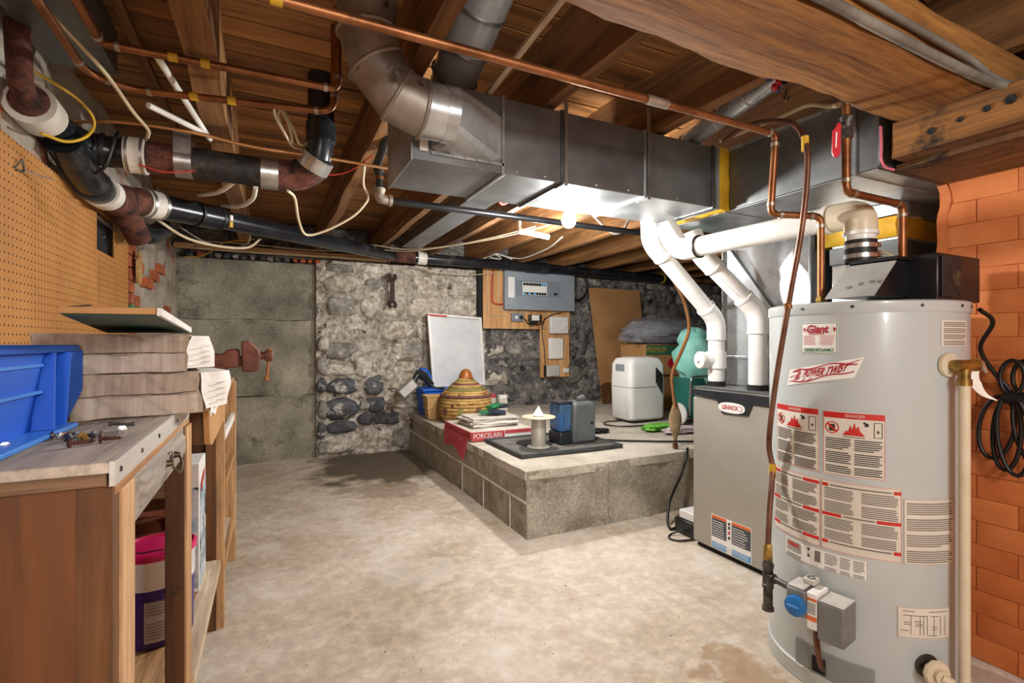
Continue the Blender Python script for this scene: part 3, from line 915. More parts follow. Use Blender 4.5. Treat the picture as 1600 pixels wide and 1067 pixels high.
obj('run', G().tube([(.50, 2.325, 1.752), (2.1, 2.335, 1.745)], .0165, 14), 'black_paint', bp)

# ---- waste pipes
wp = thing('waste_pipe', 'long black plastic waste pipe sloping from the pegboard to the back wall', 'pipe', (.2, 3.8, 1.7))
A, B2 = V((-.56, 2.86, 1.755)), V((1.06, 4.80, 1.925))
def on(t): return A.lerp(B2, t)
def seg(name, t0, t1, r, m, par=wp):
    return obj(name, G().tube([on(t0), on((t0 + t1) / 2), on(t1)], r, 22), m, par, smooth=60)
seg('coupling_band', .015, .05, .068, 'coupling_white')
seg('hub', .05, .125, .062, 'abs_black'); seg('hub', .13, .185, .064, 'abs_black')
seg('long_run', .18, 1.0, .054, 'abs_black')
seg('solvent_ring', .128, .134, .067, 'rubber_black'); seg('solvent_ring', .182, .188, .067, 'rubber_black')
for t0 in (.052, .085):
    pass
tq = on(.205)
obj('tape_mark', G().obox(tq + V((.033, -.028, -.030)), (.018, .02, .03), Matrix.Rotation(.7, 3, 'Z')), 'tape_yellow', wp)
obj('tape_mark', G().obox(tq + V((.036, -.040, .004)), (.018, .016, .03), Matrix.Rotation(.7, 3, 'Z')), 'coupling_white', wp)
for zz in (.018, .044):
    seg('clamp', zz, zz + .006, .070, 'strap_metal')
rw = obj('rusty_wye', G().tube(spline([(-.60, 2.55, 1.70), (-.595, 2.70, 1.715), (-.58, 2.80, 1.735), (-.545, 2.88, 1.757)]), [.060] * 6 + [.070] * 7 + [.064] * 6, 20), 'rust', wp, smooth=60)
obj('wye_branch', G().tube([(-.60, 2.78, 1.70), (-.585, 2.92, 1.66), (-.57, 2.99, 1.60)], .052, 18), 'rust', wp)
obj('drop_elbow', G().tube(spline([(-.585, 2.95, 1.65), (-.55, 3.04, 1.635), (-.52, 3.11, 1.66), (-.50, 3.18, 1.70)]), .048, 18), 'abs_black', wp)
obj('coupling_band', G().tube([(-.602, 2.49, 1.70), (-.60, 2.57, 1.703)], .066, 22), 'coupling_white', wp)
obj('wall_leg', G().tube(spline([(-.62, 2.16, 1.775), (-.612, 2.26, 1.735), (-.605, 2.38, 1.705), (-.602, 2.52, 1.70)]), .056, 22), 'abs_black', wp, smooth=60)
obj('solvent_ring', G().tube([(-.603, 2.40, 1.697), (-.603, 2.412, 1.698)], .062, 22), 'rubber_black', wp)
end = thing('waste_pipe_end', 'straight black waste pipe fixed along the top of the stone wall', 'pipe', (3, 4.86, 1.86))
E1, E2 = V((1.06, 4.82, 1.925)), V((4.75, 4.86, 1.895))
def on2(t): return E1.lerp(E2, t)
obj('rusty_joint', G().tube([on2(.0), on2(.03), on2(.06), on2(.062)], [.058, .062, .062, .05], 20), 'rust', end)
obj('coupling_band', G().tube([on2(.068), on2(.092)], .066, 20), 'coupling_white', end)
obj('long_run', G().tube([on2(.06), on2(1)], .054, 22), 'abs_black', end, smooth=60)
obj('hub', G().tube([on2(.40), on2(.47)], .062, 22), 'abs_black', end)
obj('hub', G().tube([on2(.93), on2(1)], .068, 22), 'abs_black', end)
obj('tape_mark', G().tube([on2(.925), on2(.93)], .062, 22), 'tape_yellow', end)
obj('pipe_hook', G().tube(spline([(.985, 4.72, 2.0), (.99, 4.70, 1.93), (1.01, 4.72, 1.86), (1.03, 4.78, 1.85)]), .009, 8).box(.93, 1.03, 4.73, 4.75, 1.93, 2.02), 'rust', end)

cw = thing('cast_iron_drain', 'upper dark drain pipe with clamped white couplings running under the left joists', 'pipe', (-.2, 2.31, 1.74))
obj('plastic_leg', G().tube(spline([(-.655, 2.08, 1.82), (-.64, 2.18, 1.81), (-.60, 2.27, 1.80), (-.54, 2.305, 1.80), (-.47, 2.31, 1.80)]), .056, 22), 'abs_black', cw, smooth=60)
obj('coupling_band', G().tube([(-.655, 2.01, 1.828), (-.653, 2.10, 1.82)], .066, 22), 'coupling_white', cw)
obj('rusty_elbow', G().tube(spline([(-.655, 2.05, 1.825), (-.655, 1.96, 1.85), (-.655, 1.94, 1.92), (-.66, 1.94, 2.03)]), [.05] * 4 + [.03] * 15, 20), 'rust', cw)
obj('solvent_ring', G().tube([(-.55, 2.302, 1.80), (-.54, 2.303, 1.80)], .062, 22), 'rubber_black', cw)
obj('coupling_band', G().tube([(-.48, 2.31, 1.80), (-.415, 2.31, 1.80)], .066, 22), 'coupling_white', cw)
for xx in (-.475, -.43): obj('clamp', G().tube([(xx, 2.31, 1.80), (xx + .01, 2.31, 1.80)], .069, 22), 'strap_metal', cw)
obj('rusty_run', G().tube([(-.43, 2.31, 1.80), (-.29, 2.31, 1.80)], .058, 22), 'rust', cw)
obj('iron_run', G().tube([(-.29, 2.31, 1.80), (-.05, 2.311, 1.80), (.04, 2.312, 1.80)], .059, 22), 'cast_iron', cw, smooth=60)
obj('pipe_hanger', G().tube([(-.325, 2.31, 1.80), (-.268, 2.31, 1.80)], .062, 22).box(-.325, -.268, 2.25, 2.254, 1.80, 1.90).box(-.325, -.268, 2.366, 2.37, 1.80, 1.90), 'steel', cw)
obj('coupling_band', G().tube([(-.03, 2.311, 1.80), (.035, 2.311, 1.80)], .066, 22), 'steel', cw)
obj('rusty_bend', G().tube(spline([(.03, 2.312, 1.80), (.10, 2.31, 1.805), (.16, 2.28, 1.83), (.185, 2.255, 1.87)]), .062, 20), 'rust', cw)
obj('coupling_band', G().tube([(.165, 2.275, 1.835), (.19, 2.245, 1.88)], .068, 20), 'steel', cw)
obj('riser', G().tube([(.188, 2.24, 1.87), (.195, 2.22, 1.92), (.195, 2.21, 2.2)], .052, 22), 'abs_black', cw, smooth=60)
obj('riser_hub', G().tube([(.195, 2.212, 1.93), (.195, 2.21, 2.0)], .060, 22), 'abs_black', cw)

# ================================================================ wires
def wire(name, label, pts, r, m, cat='cable', n=8):
    return obj(name, G().tube(spline(pts, 8), r, 8), m, None, label, cat, smooth=60)
wire('white_cable', 'white cable crossing diagonally under the ceiling above the pegboard', [(-.60, .95, 1.95), (-.56, 1.35, 1.93), (-.50, 1.62, 1.925), (-.44, 1.85, 1.90), (-.41, 2.05, 1.87), (-.39, 2.18, 1.86), (-.40, 2.235, 1.85)], .006, 'cable_cream')
wire('yellow_cable', 'yellow and green cable looped over the black drain by the pegboard', [(-.66, 1.95, 1.92), (-.57, 2.10, 1.90), (-.54, 2.17, 1.86), (-.555, 2.16, 1.80), (-.595, 2.11, 1.755), (-.635, 2.03, 1.745)], .005, 'tape_yellow')
wire('black_cable', 'thin black cable wrapped round the left drain pipe', [(-.52, 2.40, 1.90), (-.50, 2.30, 1.875), (-.495, 2.23, 1.83), (-.52, 2.23, 1.73), (-.56, 2.26, 1.70)], .006, 'cord_black')
wire('hanging_cable', 'cream cable drooping in a loop below the joist beside the elbow duct', [(.07, 2.25, 1.72), (.10, 2.32, 1.71), (.12, 2.42, 1.64), (.16, 2.55, 1.605), (.25, 2.55, 1.635), (.36, 2.50, 1.70), (.415, 2.48, 1.76), (.43, 2.47, 1.80), (.405, 2.45, 1.85), (.41, 2.45, 1.94)], .006, 'cable_cream')
wire('coiled_cable', 'bundle of cream cable looped next to the black riser', [(.21, 2.3, 1.93), (.10, 2.25, 1.90), (.06, 2.2, 1.93), (.02, 2.19, 2.0), (.03, 2.19, 2.04), (.07, 2.2, 1.98), (.085, 2.22, 1.91), (.06, 2.21, 1.93), (.035, 2.21, 2.0), (.05, 2.20, 2.03), (.09, 2.21, 1.96), (.12, 2.23, 1.91), (.19, 2.28, 1.97)], .0055, 'cable_cream')
wire('grey_hose', 'pale grey hose dropping behind the sloping waste pipe, left of two', [(-.13, 2.36, 1.76), (-.20, 2.6, 1.775), (-.27, 2.85, 1.82), (-.34, 3.15, 1.885)], .010, 'cable_white')
wire('grey_hose', 'pale grey hose dropping behind the sloping waste pipe, right of two', [(-.05, 2.40, 1.76), (-.07, 2.65, 1.77), (-.14, 2.95, 1.80), (-.24, 3.3, 1.88)], .010, 'cable_white')
for (lab, a, b) in (('white plastic tube slanting past the left joist, upper of two crossing tubes', (-.30, 1.80, 1.95), (-.21, 2.30, 1.90)), ('white plastic tube slanting past the left joist, lower of two crossing tubes', (-.36, 2.02, 1.885), (-.215, 2.22, 1.89))):
    obj('plastic_tube', G().tube([a, V(a).lerp(V(b), .5), b], .010, 10), 'cable_white', None, lab, 'tube')
wire('red_wire', 'thin red wire beside the rusty drain section', [(-.43, 2.25, 1.75), (-.36, 2.25, 1.735), (-.30, 2.26, 1.745), (-.26, 2.27, 1.76)], .003, 'cable_red')
wire('red_wire', 'short red wire dangling under the trunk duct', [(.85, 1.872, 1.76), (.90, 2.0, 1.74), (.95, 2.06, 1.725), (.98, 2.06, 1.735)], .006, 'cable_red')
wire('red_wire', 'red wire running from the riser toward the duct end', [(.20, 2.33, 1.83), (.27, 2.33, 1.84), (.33, 2.30, 1.86), (.40, 2.20, 1.90)], .003, 'cable_red')
for i, (lab, pts) in enumerate((
    ('cream cable sagging along the joists above the left waste pipe joint', [(.60, 4.6, 1.97), (.85, 4.5, 1.95), (1.05, 4.3, 1.90), (1.25, 4.0, 1.88), (1.50, 3.6, 1.885), (1.68, 3.2, 1.90), (1.80, 2.8, 1.92)]),
    ('second cream cable strung beside the sagging one under the joists', [(.62, 4.75, 1.99), (.95, 4.6, 1.935), (1.15, 4.35, 1.90), (1.40, 4.0, 1.91), (1.62, 3.6, 1.93), (1.75, 3.2, 1.94)]),
    ('cream cable running flat along the sill above the concrete', [(-.60, 4.9, 1.94), (-.2, 4.89, 1.945), (.3, 4.9, 1.935), (.75, 4.88, 1.95)]),
    ('tan cable lying on the sill plate below the waste pipe', [(-.55, 4.9, 1.88), (-.1, 4.91, 1.875), (.3, 4.9, 1.88), (.95, 4.92, 1.90)]),
    ('yellow cable curling at the top corner of the concrete wall', [(-.62, 4.88, 1.80), (-.50, 4.8, 1.80), (-.42, 4.7, 1.83), (-.36, 4.6, 1.86), (-.30, 4.5, 1.88), (-.1, 4.4, 1.90)]),
    ('thin pale cable sagging across the stone wall below the rusty joint', [(1.30, 4.86, 1.85), (1.55, 4.88, 1.80), (1.9, 4.9, 1.80), (2.2, 4.9, 1.84), (2.3, 4.9, 1.9)]),
    ('grey cable curving down behind the sloping waste pipe', [(-.52, 3.0, 1.72), (-.40, 3.2, 1.66), (-.25, 3.4, 1.66), (-.12, 3.6, 1.70), (-.05, 3.7, 1.78)]),
    ('light cable looped below the waste pipe near the wall corner', [(-.45, 3.3, 1.74), (-.35, 3.5, 1.70), (-.22, 3.6, 1.69), (-.12, 3.55, 1.72), (-.10, 3.5, 1.80)]))):
    wire('ceiling_cable', lab, pts, .005 if i != 6 else .008, ('cable_cream', 'cable_cream', 'cable_cream', 'cable_cream', 'tape_yellow', 'cable_cream', 'cable_cream', 'cable_grey')[i])
wire('white_cable', 'tangle of white cable heaped on the waste pipe left of the lamps', [(2.0, 4.78, 1.96), (2.1, 4.72, 2.0), (2.2, 4.78, 1.97), (2.12, 4.85, 1.99), (2.05, 4.74, 2.02), (2.2, 4.7, 1.99), (2.32, 4.76, 1.97), (2.25, 4.82, 2.01), (2.35, 4.6, 1.96), (2.3, 4.0, 1.95), (2.1, 3.4, 1.93)], .006, 'cable_white')
wire('white_cable', 'white cable hooked below the duct corner right of the bulb', [(1.93, 2.75, 1.95), (1.95, 2.62, 1.83), (2.02, 2.62, 1.80), (2.12, 2.66, 1.84), (2.2, 2.7, 1.93)], .009, 'cable_white')
wire('pink_wire', 'pink twisted wire hanging beside the knotty timber', [(1.79, .935, 1.80), (1.785, .93, 1.74), (1.785, .93, 1.69), (1.80, .925, 1.665), (1.82, .91, 1.655)], .004, 'cable_pink')
wire('cream_cable', 'cream cable arching over the corner of the plenum duct', [(1.70, 1.50, 1.94), (1.74, 1.38, 1.955), (1.74, 1.25, 1.95), (1.70, 1.12, 1.93), (1.62, 1.0, 1.86), (1.56, .93, 1.82)], .009, 'cable_cream')
wn = thing('wire_nut_bundle', 'bundle of wires with red and blue wire nuts hanging under a joist', 'wiring', (1.48, 1.08, 1.90))
for i, (q, m) in enumerate((((1.46, 1.09, 1.95), 'wire_blue'), ((1.49, 1.08, 1.935), 'valve_red'), ((1.465, 1.075, 1.915), 'valve_red'), ((1.50, 1.09, 1.925), 'wire_blue'))):
    obj('wire_nut', G().lathe([(.011, 0), (.010, .012), (.006, .026)], q, (-.5, -.3, .2 - .1 * i), 10), m, wn)
for i in range(4):
    obj('wire_end', G().tube(spline([(1.48, 1.08, 1.93), (1.50 + .01 * i, 1.07, 1.90), (1.505 - .008 * i, 1.06, 1.875), (1.52, 1.07, 1.90 + .008 * i)]), .0022, 6), ('copper', 'cable_white', 'copper', 'cable_grey')[i], wn)
# armoured cables on the beam
wire('armoured_cable', 'thick grey cable stapled along the lower edge of the beam', [(.70, .655, 1.825), (1.0, .655, 1.82), (1.3, .655, 1.812), (1.55, .652, 1.805), (1.75, .645, 1.80), (1.82, .63, 1.80), (1.87, .60, 1.82)], .012, 'cable_grey')
wire('armoured_cable', 'thinner grey cable running above the thick one on the beam face', [(.80, .662, 1.875), (1.1, .66, 1.872), (1.4, .66, 1.86), (1.65, .655, 1.845), (1.78, .65, 1.82), (1.86, .62, 1.80), (1.95, .58, 1.80)], .009, 'cable_grey')

# lamps under the joists
bl = thing('light_bulb', 'glaring bare bulb in a ceiling socket behind the trunk duct', 'light bulb', BULB)
obj('glass_bulb', G().lathe([(.012, .052), (.016, .04), (.028, .022), (.033, 0), (.028, -.02), (.016, -.031), (.003, -.035)], BULB, n=20), 'bulb_glow', bl, smooth=80)
obj('socket', G().lathe([(.012, .11), (.022, .10), (.022, .05), (.016, .045)], BULB, n=20), 'porcelain', bl)
obj('drop_cord', G().tube([BULB + V((0, 0, .10)), BULB + V((.01, .02, .25)), V((1.43, 2.0, 1.955))], .005, 8), 'cable_white', bl)
tb = thing('tube_lamp', 'short glowing lamp tube behind the bare bulb, half hidden by glare', 'lamp', TUBE)
obj('glass_tube', G().tube([TUBE + V((-.09, .02, .01)), TUBE + V((.09, -.02, -.02))], .018, 16), 'tube_glow', tb)
obj('socket', G().tube([TUBE + V((-.13, .028, .016)), TUBE + V((-.09, .02, .01))], .022, 14).tube([TUBE + V((-.12, .03, .015)), TUBE + V((-.12, .03, .09))], .01, 8), 'porcelain', tb)

# ================================================================ workbench side
pb = thing('pegboard', 'large brown pegboard with rows of small holes fixed to the left wall', 'pegboard', (-.66, 2.2, .9))
px0, px1 = -.668, -.662
hy0, hy1, hz0, hz1 = 2.70, 2.975, 1.495, 1.664
for (a, b, c, d) in ((.2, hy0, .93, 1.683), (hy1, 3.23, .93, 1.683), (hy0, hy1, .93, hz0), (hy0, hy1, hz1, 1.683)):
    obj('hardboard_sheet', G().box(px0, px1, a, b, c, d), 'pegboard', pb, smooth=None)
obj('batten', G().box(-.70, -.668, .2, 3.28, 1.64, 1.68), 'brown_stud', pb)
obj('batten', G().box(-.70, -.668, .2, 3.28, .93, .97), 'brown_stud', pb)
obj('opening_back', G().box(-.70, -.69, hy0 - .02, hy1 + .02, hz0 - .02, hz1 + .02), 'slot_dark', pb)
obj('opening_bar', G().box(-.664, -.655, hy0 - .02, hy1 + .01, hz1 - .04, hz1 - .034), 'steel', pb)
hk = thing('peg_hook', 'wire peg hook sticking out near the top of the pegboard', 'hook', (-.66, 1.96, 1.58))
obj('hook_loop', G().tube(fillet([(-.66, 1.925, 1.60), (-.648, 1.94, 1.635), (-.648, 1.955, 1.60), (-.66, 1.93, 1.597)], .006), .0022, 8), 'dark_steel', hk)
obj('hook_arm', G().tube([(-.655, 1.95, 1.605), (-.60, 2.02, 1.602)], .002, 8), 'steel', hk)
for i, lab in enumerate(('lower of two crossed nails stuck in the pegboard', 'upper of two crossed nails stuck in the pegboard')):
    obj('nail', G().tube([(-.662, 2.34 + .03 * i, 1.225 + .004 * i), (-.61, 2.40 + .03 * i, 1.235 + .006 * i)], .002, 6), 'dark_steel', None, lab, 'nail')
obj('wall_plaque', G().lathe([(.001, 0), (.05, 0), (.05, .012), (.001, .014)], (0, 0, 0), (1, 0, 0), 24).xf(Matrix.Translation((-.665, 3.46, 1.52)) @ Matrix.Diagonal((1, 1, 1.9, 1))), 'coil_tan', None, 'oval tan wooden plaque on the wall beside the pegboard', 'plaque')
gp = thing('green_wall_plate', 'small weathered green plate on the wall beside the pegboard', 'plate', (-.67, 3.45, 1.15))
obj('plate', G().box(-.69, -.668, 3.35, 3.53, 1.15, 1.30), 'label_green', gp, bevel=.004)
obj('bracket', G().box(-.668, -.655, 3.42, 3.46, 1.19, 1.26), 'dark_steel', gp)

BZ = .95
wbk = thing('workbench', 'old wooden workbench with a grey drawer and metal edged plywood top', 'workbench', (-.42, 1.5, 0))
obj('top', G().box(-.66, -.178, .775, 2.62, BZ - .014, BZ), 'bench_ply', wbk, bevel=.002)
obj('top_underlayer', G().box(-.66, -.182, .78, 2.62, BZ - .030, BZ - .015), 'ply_edge', wbk)
ed = obj('edge_strip', G().box(-.178, -.172, .775, 1.42, BZ - .030, BZ + .001), 'alu_strip', wbk)
for yy in (.80, .92, 1.05, 1.24, 1.38):
    obj('screw', G().lathe([(.004, 0), (.003, .002)], (-.172, yy, BZ - .014), (1, 0, 0), 10), 'dark_steel', ed)
obj('front_rail', G().box(-.205, -.176, .80, 1.45, BZ - .046, BZ - .031), 'stud_wood_y', wbk)
obj('end_panel', G().box(-.64, -.192, .792, .806, .02, BZ - .031), 'brown_panel', wbk)
obj('end_stud', G().box(-.214, -.178, .79, .82, 0, BZ - .031), 'brown_stud', wbk)
obj('post', G().box(-.212, -.174, .82, .890, 0, BZ - .046), 'stud_wood', wbk, bevel=.002)
obj('post', G().box(-.213, -.175, 1.367, 1.456, 0, BZ - .046), 'brown_stud', wbk, bevel=.002)
obj('lit_post_face', G().box(-.175, -.171, 1.37, 1.452, 0, BZ - .05), 'stud_wood', wbk)  # pale sheet that paints the lit side of the dark post
obj('post', G().box(-.215, -.180, 2.20, 2.245, 0, BZ - .04), 'brown_stud', wbk, bevel=.002)
obj('lit_post_face', G().box(-.18, -.155, 2.21, 2.25, 0, BZ - .04), 'stud_wood', wbk)  # lit side of the far post, again as a paler colour
obj('back_post', G().box(-.64, -.60, 2.2, 2.26, 0, BZ - .04), 'brown_stud', wbk)
obj('back_panel', G().box(-.655, -.645, .8, 2.6, .05, BZ - .04), 'brown_panel', wbk)
obj('cross_rail', G().box(-.60, -.19, 2.225, 2.245, .52, .575), 'stud_wood_x', wbk)
obj('end_board', G().box(-.60, -.215, 2.25, 2.262, .60, BZ - .04), 'brown_panel', wbk)
obj('lower_shelf', G().box(-.64, -.17, .83, 1.36, .255, .273), 'stud_wood_y', wbk)
obj('lower_shelf', G().box(-.64, -.215, 1.365, 2.20, .255, .273), 'stud_wood_y', wbk)
obj('shelf_lip', G().box(-.214, -.165, 1.46, 2.19, .24, .273), 'pale_strip', wbk)
obj('floor_shelf', G().extrude([(-.6, .84, .02), (-.16, .84, .02), (-.18, 1.30, .02), (-.6, 1.33, .02)], (0, 0, .02)), 'stud_wood_y', wbk)
dr = obj('drawer', G().box(-.50, -.176, .894, 1.36, .835, .903), 'grey_drawer', wbk, bevel=.002)
obj('raised_panel', G().loft([[(-.176, .925, .846), (-.176, 1.34, .846), (-.176, 1.34, .893), (-.176, .925, .893)], [(-.168, .935, .853), (-.168, 1.33, .853), (-.168, 1.33, .886), (-.168, .935, .886)]], False, True), 'grey_drawer', dr)
obj('handle', G().lathe([(.007, 0), (.006, .004), (.004, .010)], (-.168, 1.10, .876), (1, 0, 0), 12).lathe([(.007, 0), (.006, .004), (.004, .010)], (-.168, 1.18, .876), (1, 0, 0), 12)
    .tube(spline([(-.160, 1.10, .876), (-.155, 1.104, .862), (-.152, 1.14, .850), (-.155, 1.176, .862), (-.160, 1.18, .876)]), .0025, 8).lathe([(.014, 0), (.012, .002), (.001, .003)], (-.168, 1.14, .878), (1, 0, 0), 16), 'antique_brass', dr)
d2r = obj('second_drawer', G().box(-.5, -.15, 1.50, 1.98, .835, .925).jitter(.003, 20), 'brown_stud', wbk)
obj('drawer_face', G().extrude([(-.15, 1.47, .925), (-.15, 1.50, .835), (-.15, 1.56, .822), (-.15, 1.96, .835), (-.15, 1.97, .90), (-.15, 1.93, .928)], (.014, 0, 0)), 'cardboard_tan', d2r, bevel=.002)
obj('paper_scrap', G().sheet(lambda u, v: (-.135, 1.48 + .25 * u, .905 + .018 * v + .008 * math.sin(9 * u)), 10, 2, .001, (1, 0, 0)), 'wrap_white', d2r)

su = thing('shelf_unit', 'narrow wooden shelf unit at the far end of the workbench', 'shelf', (-.35, 2.6, 0))
obj('post', G().box(-.205, -.165, 2.265, 2.30, 0, .92), 'stud_wood', su, bevel=.002)
obj('post', G().box(-.20, -.150, 2.865, 2.915, 0, .90), 'stud_wood', su, bevel=.002)
obj('side_panel', G().box(-.55, -.20, 2.885, 2.90, .02, .90), 'brown_panel', su)
obj('back_panel', G().box(-.56, -.55, 2.28, 2.9, .02, .90), 'brown_stud', su)
for zz, m in ((.20, 'pale_strip'), (.525, 'stud_wood_y'), (.72, 'stud_wood_y')):
    obj('shelf', G().box(-.55, -.17, 2.30, 2.88, zz, zz + .02), m, su)
    obj('shelf_edge', G().box(-.17, -.155, 2.30, 2.865, zz - .012, zz + .022), 'stud_wood_y' if zz != .72 else 'wrap_white', su)
obj('top_board', G().box(-.55, -.16, 2.27, 2.92, .90, .918), 'stud_wood_y', su)

# blue bin
bb = thing('blue_bin', 'large bright blue plastic stacking bin on the near end of the workbench', 'bin', (-.45, .95, BZ))
def quad_wall(p, t, m, name='wall'):
    return obj(name, G().extrude(p, t), m, bb, bevel=.002)
zt = 1.094
obj('base', G().box(-.60, -.335, .62, 1.16, BZ + .001, BZ + .006), 'blue_plastic', bb)
quad_wall([(-.338, .62, BZ + .004), (-.338, 1.10, BZ + .004), (-.322, 1.10, zt), (-.322, .62, zt)], (-.004, 0, 0), 'blue_plastic', 'side_wall')
quad_wall([(-.60, .62, BZ + .004), (-.60, 1.16, BZ + .004), (-.615, 1.16, zt), (-.615, .62, zt)], (.004, 0, 0), 'blue_plastic', 'side_wall')
quad_wall([(-.60, 1.15, BZ + .004), (-.335, 1.15, BZ + .004), (-.318, 1.168, zt), (-.615, 1.168, zt)], (0, -.004, 0), 'blue_plastic', 'end_wall')
quad_wall([(-.338, 1.10, BZ + .004), (-.325, 1.15, BZ + .004), (-.312, 1.19, BZ + .06), (-.310, 1.185, zt - .01), (-.322, 1.10, zt)], (-.004, .001, 0), 'blue_plastic', 'corner_wall')
obj('rim', G().box(-.330, -.312, .62, 1.172, zt - .012, zt).box(-.62, -.33, 1.16, 1.172, zt - .012, zt), 'blue_plastic', bb, bevel=.002)
obj('post_rib', G().extrude([(-.336, 1.035, BZ + .010), (-.308, 1.035, BZ + .010), (-.312, 1.052, zt - .012), (-.330, 1.052, zt - .012)], (0, .005, 0)), 'blue_plastic', bb)
obj('post_rib', G().extrude([(-.336, 1.10, BZ + .006), (-.312, 1.10, BZ + .006), (-.308, 1.11, zt - .012), (-.322, 1.11, zt - .012)], (0, .005, 0)), 'blue_plastic', bb)
for zz in (BZ + .068, BZ + .110):
    obj('side_rib', G().box(-.335, -.322, .62, 1.04, zz, zz + .005), 'blue_lip', bb)
obj('base_lip', G().box(-.338, -.300, .62, 1.12, BZ + .001, BZ + .009), 'blue_lip', bb, bevel=.002)
g = text_on(lambda u, v: (-.3325, .935 + u, BZ + .093 + v), 'ENDURING', .017, 0, 0)
for (s, z_) in (('BAC RMC', -.012), ('RB PALS', -.024)):
    text_on(lambda u, v: (-.3335, .935 + u, BZ + .085 + z_ + v), s, .014, 0, 0, g)
obj('moulded_text', g, 'label_navy', bb, smooth=None)

# two tile cartons, one on the other
def carton(label, z0, z1, fl_, fr, br, bl_, wrap):
    t = thing('tile_carton', label, 'box', ((fl_[0] + fr[0]) / 2, (fl_[1] + bl_[1]) / 2, z0), 'tile cartons stacked on the workbench')
    poly = [fl_, fr, br, bl_]
    def fn(a, b, nu, nv):
        def f(u, v):
            x = a[0] + (b[0] - a[0]) * u; yy = a[1] + (b[1] - a[1]) * u; z = z0 + (z1 - z0) * v
            n = V((b[1] - a[1], a[0] - b[0], 0)).normalized()
            o = wavy((x, yy, z), .010, 14) + wavy((x * 3, z * 9, 2), .004, 9)
            return V((x, yy, z)) + n * o
        return G().sheet(f, nu, nv)
    rings = []
    for v in (0, .2, .4, .55, .6, .8, 1):
        ring = []
        for i in range(4):
            a, b = poly[i], poly[(i + 1) % 4]
            for q in range(14):
                u = q / 14
                x = a[0] + (b[0] - a[0]) * u; yy = a[1] + (b[1] - a[1]) * u; z = z0 + (z1 - z0) * v
                n = V((b[1] - a[1], a[0] - b[0], 0)).normalized()
                ring.append(V((x, yy, z + wavy((x, yy, 1), .005, 9) * (v == 1))) + n * (wavy((x, yy, z), .008, 13) - (.004 if abs(v - .57) < .05 else 0)))
        rings.append(ring)
    obj('cardboard', G().loft(rings), 'cardboard_box', t, smooth=35)
    w = obj('white_wrap', G().loft([[V((a, b, z)) + V((wavy((a, b, z), .016, 15), wavy((a, b, z + 3), .012, 15), 0)) for a, b in
        [(wrap[0][0] + (wrap[1][0] - wrap[0][0]) * q / 6, wrap[0][1] + (wrap[1][1] - wrap[0][1]) * q / 6) for q in range(7)] + [(wrap[2][0], wrap[2][1]), (wrap[3][0], wrap[3][1])]]
        for z in [z0 + .006 + (z1 - z0 - .008) * k / 6 for k in range(7)]]), 'wrap_white', t, smooth=50)
    a, b = V((*wrap[0], 0)), V((*wrap[1], 0))
    d = (b - a).normalized(); n = V((d.y, -d.x, 0))
    g = G()
    for k in range(4):
        c = a.lerp(b, .5) + n * .008 + V((0, 0, z0 + (z1 - z0) * (.25 + .15 * k)))
        g.bar(c - d * .014, c + d * .016, .0015, .0015)
    obj('print', g, 'ink_grey', w, kind='stuff')
    for (va_, vb_, mm) in ((.02, .47, 'cardboard_light'), (.53, .97, 'cardboard_box')):
        def ff(u, v):
            x = fl_[0] + (fr[0] - fl_[0]) * (.02 + .96 * u); yy = fl_[1] + (fr[1] - fl_[1]) * (.02 + .96 * u)
            z = z0 + (z1 - z0) * (va_ + (vb_ - va_) * v) + wavy((x * 3, v, z0), .004, 6)
            cr = abs(math.sin(u * 9 + z0 * 40 + v * 2.2)) ** 6
            return V((x, yy - .0085 - .005 * cr - .004 * abs(wavy((x, z * 2, 7), 1, 22)) + wavy((x, yy, z), .008, 13), z))
        obj('folded_flap', G().sheet(ff, 40, 10, .002, (0, 1, 0)), mm, t, smooth=35)
    return t
carton('lower crumpled brown carton with a white wrapped end on the workbench', BZ + .001, 1.036, (-.335, 1.20), (-.130, 1.235), (-.165, 1.50), (-.40, 1.46), [(-.126, 1.236), (-.080, 1.32), (-.12, 1.46), (-.17, 1.45)])
carton('upper brown carton with a white wrapped end stacked under the green backed sample', 1.038, 1.114, (-.385, 1.185), (-.150, 1.225), (-.18, 1.49), (-.42, 1.45), [(-.147, 1.226), (-.112, 1.30), (-.14, 1.43), (-.18, 1.42)])
bk = thing('flooring_sample', 'flat green backed flooring sample with wooden edges lying on the top carton', 'flooring', (-.24, 1.18, 1.12))
P_ = [(-.278, .97), (-.160, .96), (-.172, 1.40), (-.33, 1.42)]
tl = lambda b: 1.1195 + .020 * (1.41 - b) / .45
obj('green_back', G().extrude([(a, b, tl(b)) for a, b in P_], (0, 0, .003)), 'green_panel', bk)
obj('wood_face', G().extrude([(a - .004 * (a < -.25), b - .008, tl(b) + .0031) for a, b in P_], (0, 0, .010)), 'cardboard_tan', bk, bevel=.001)
obj('pale_edge', G().bar((-.156, .955, tl(.955) + .007), (-.168, 1.40, tl(1.4) + .007), .006, .012), 'wrap_white', bk)

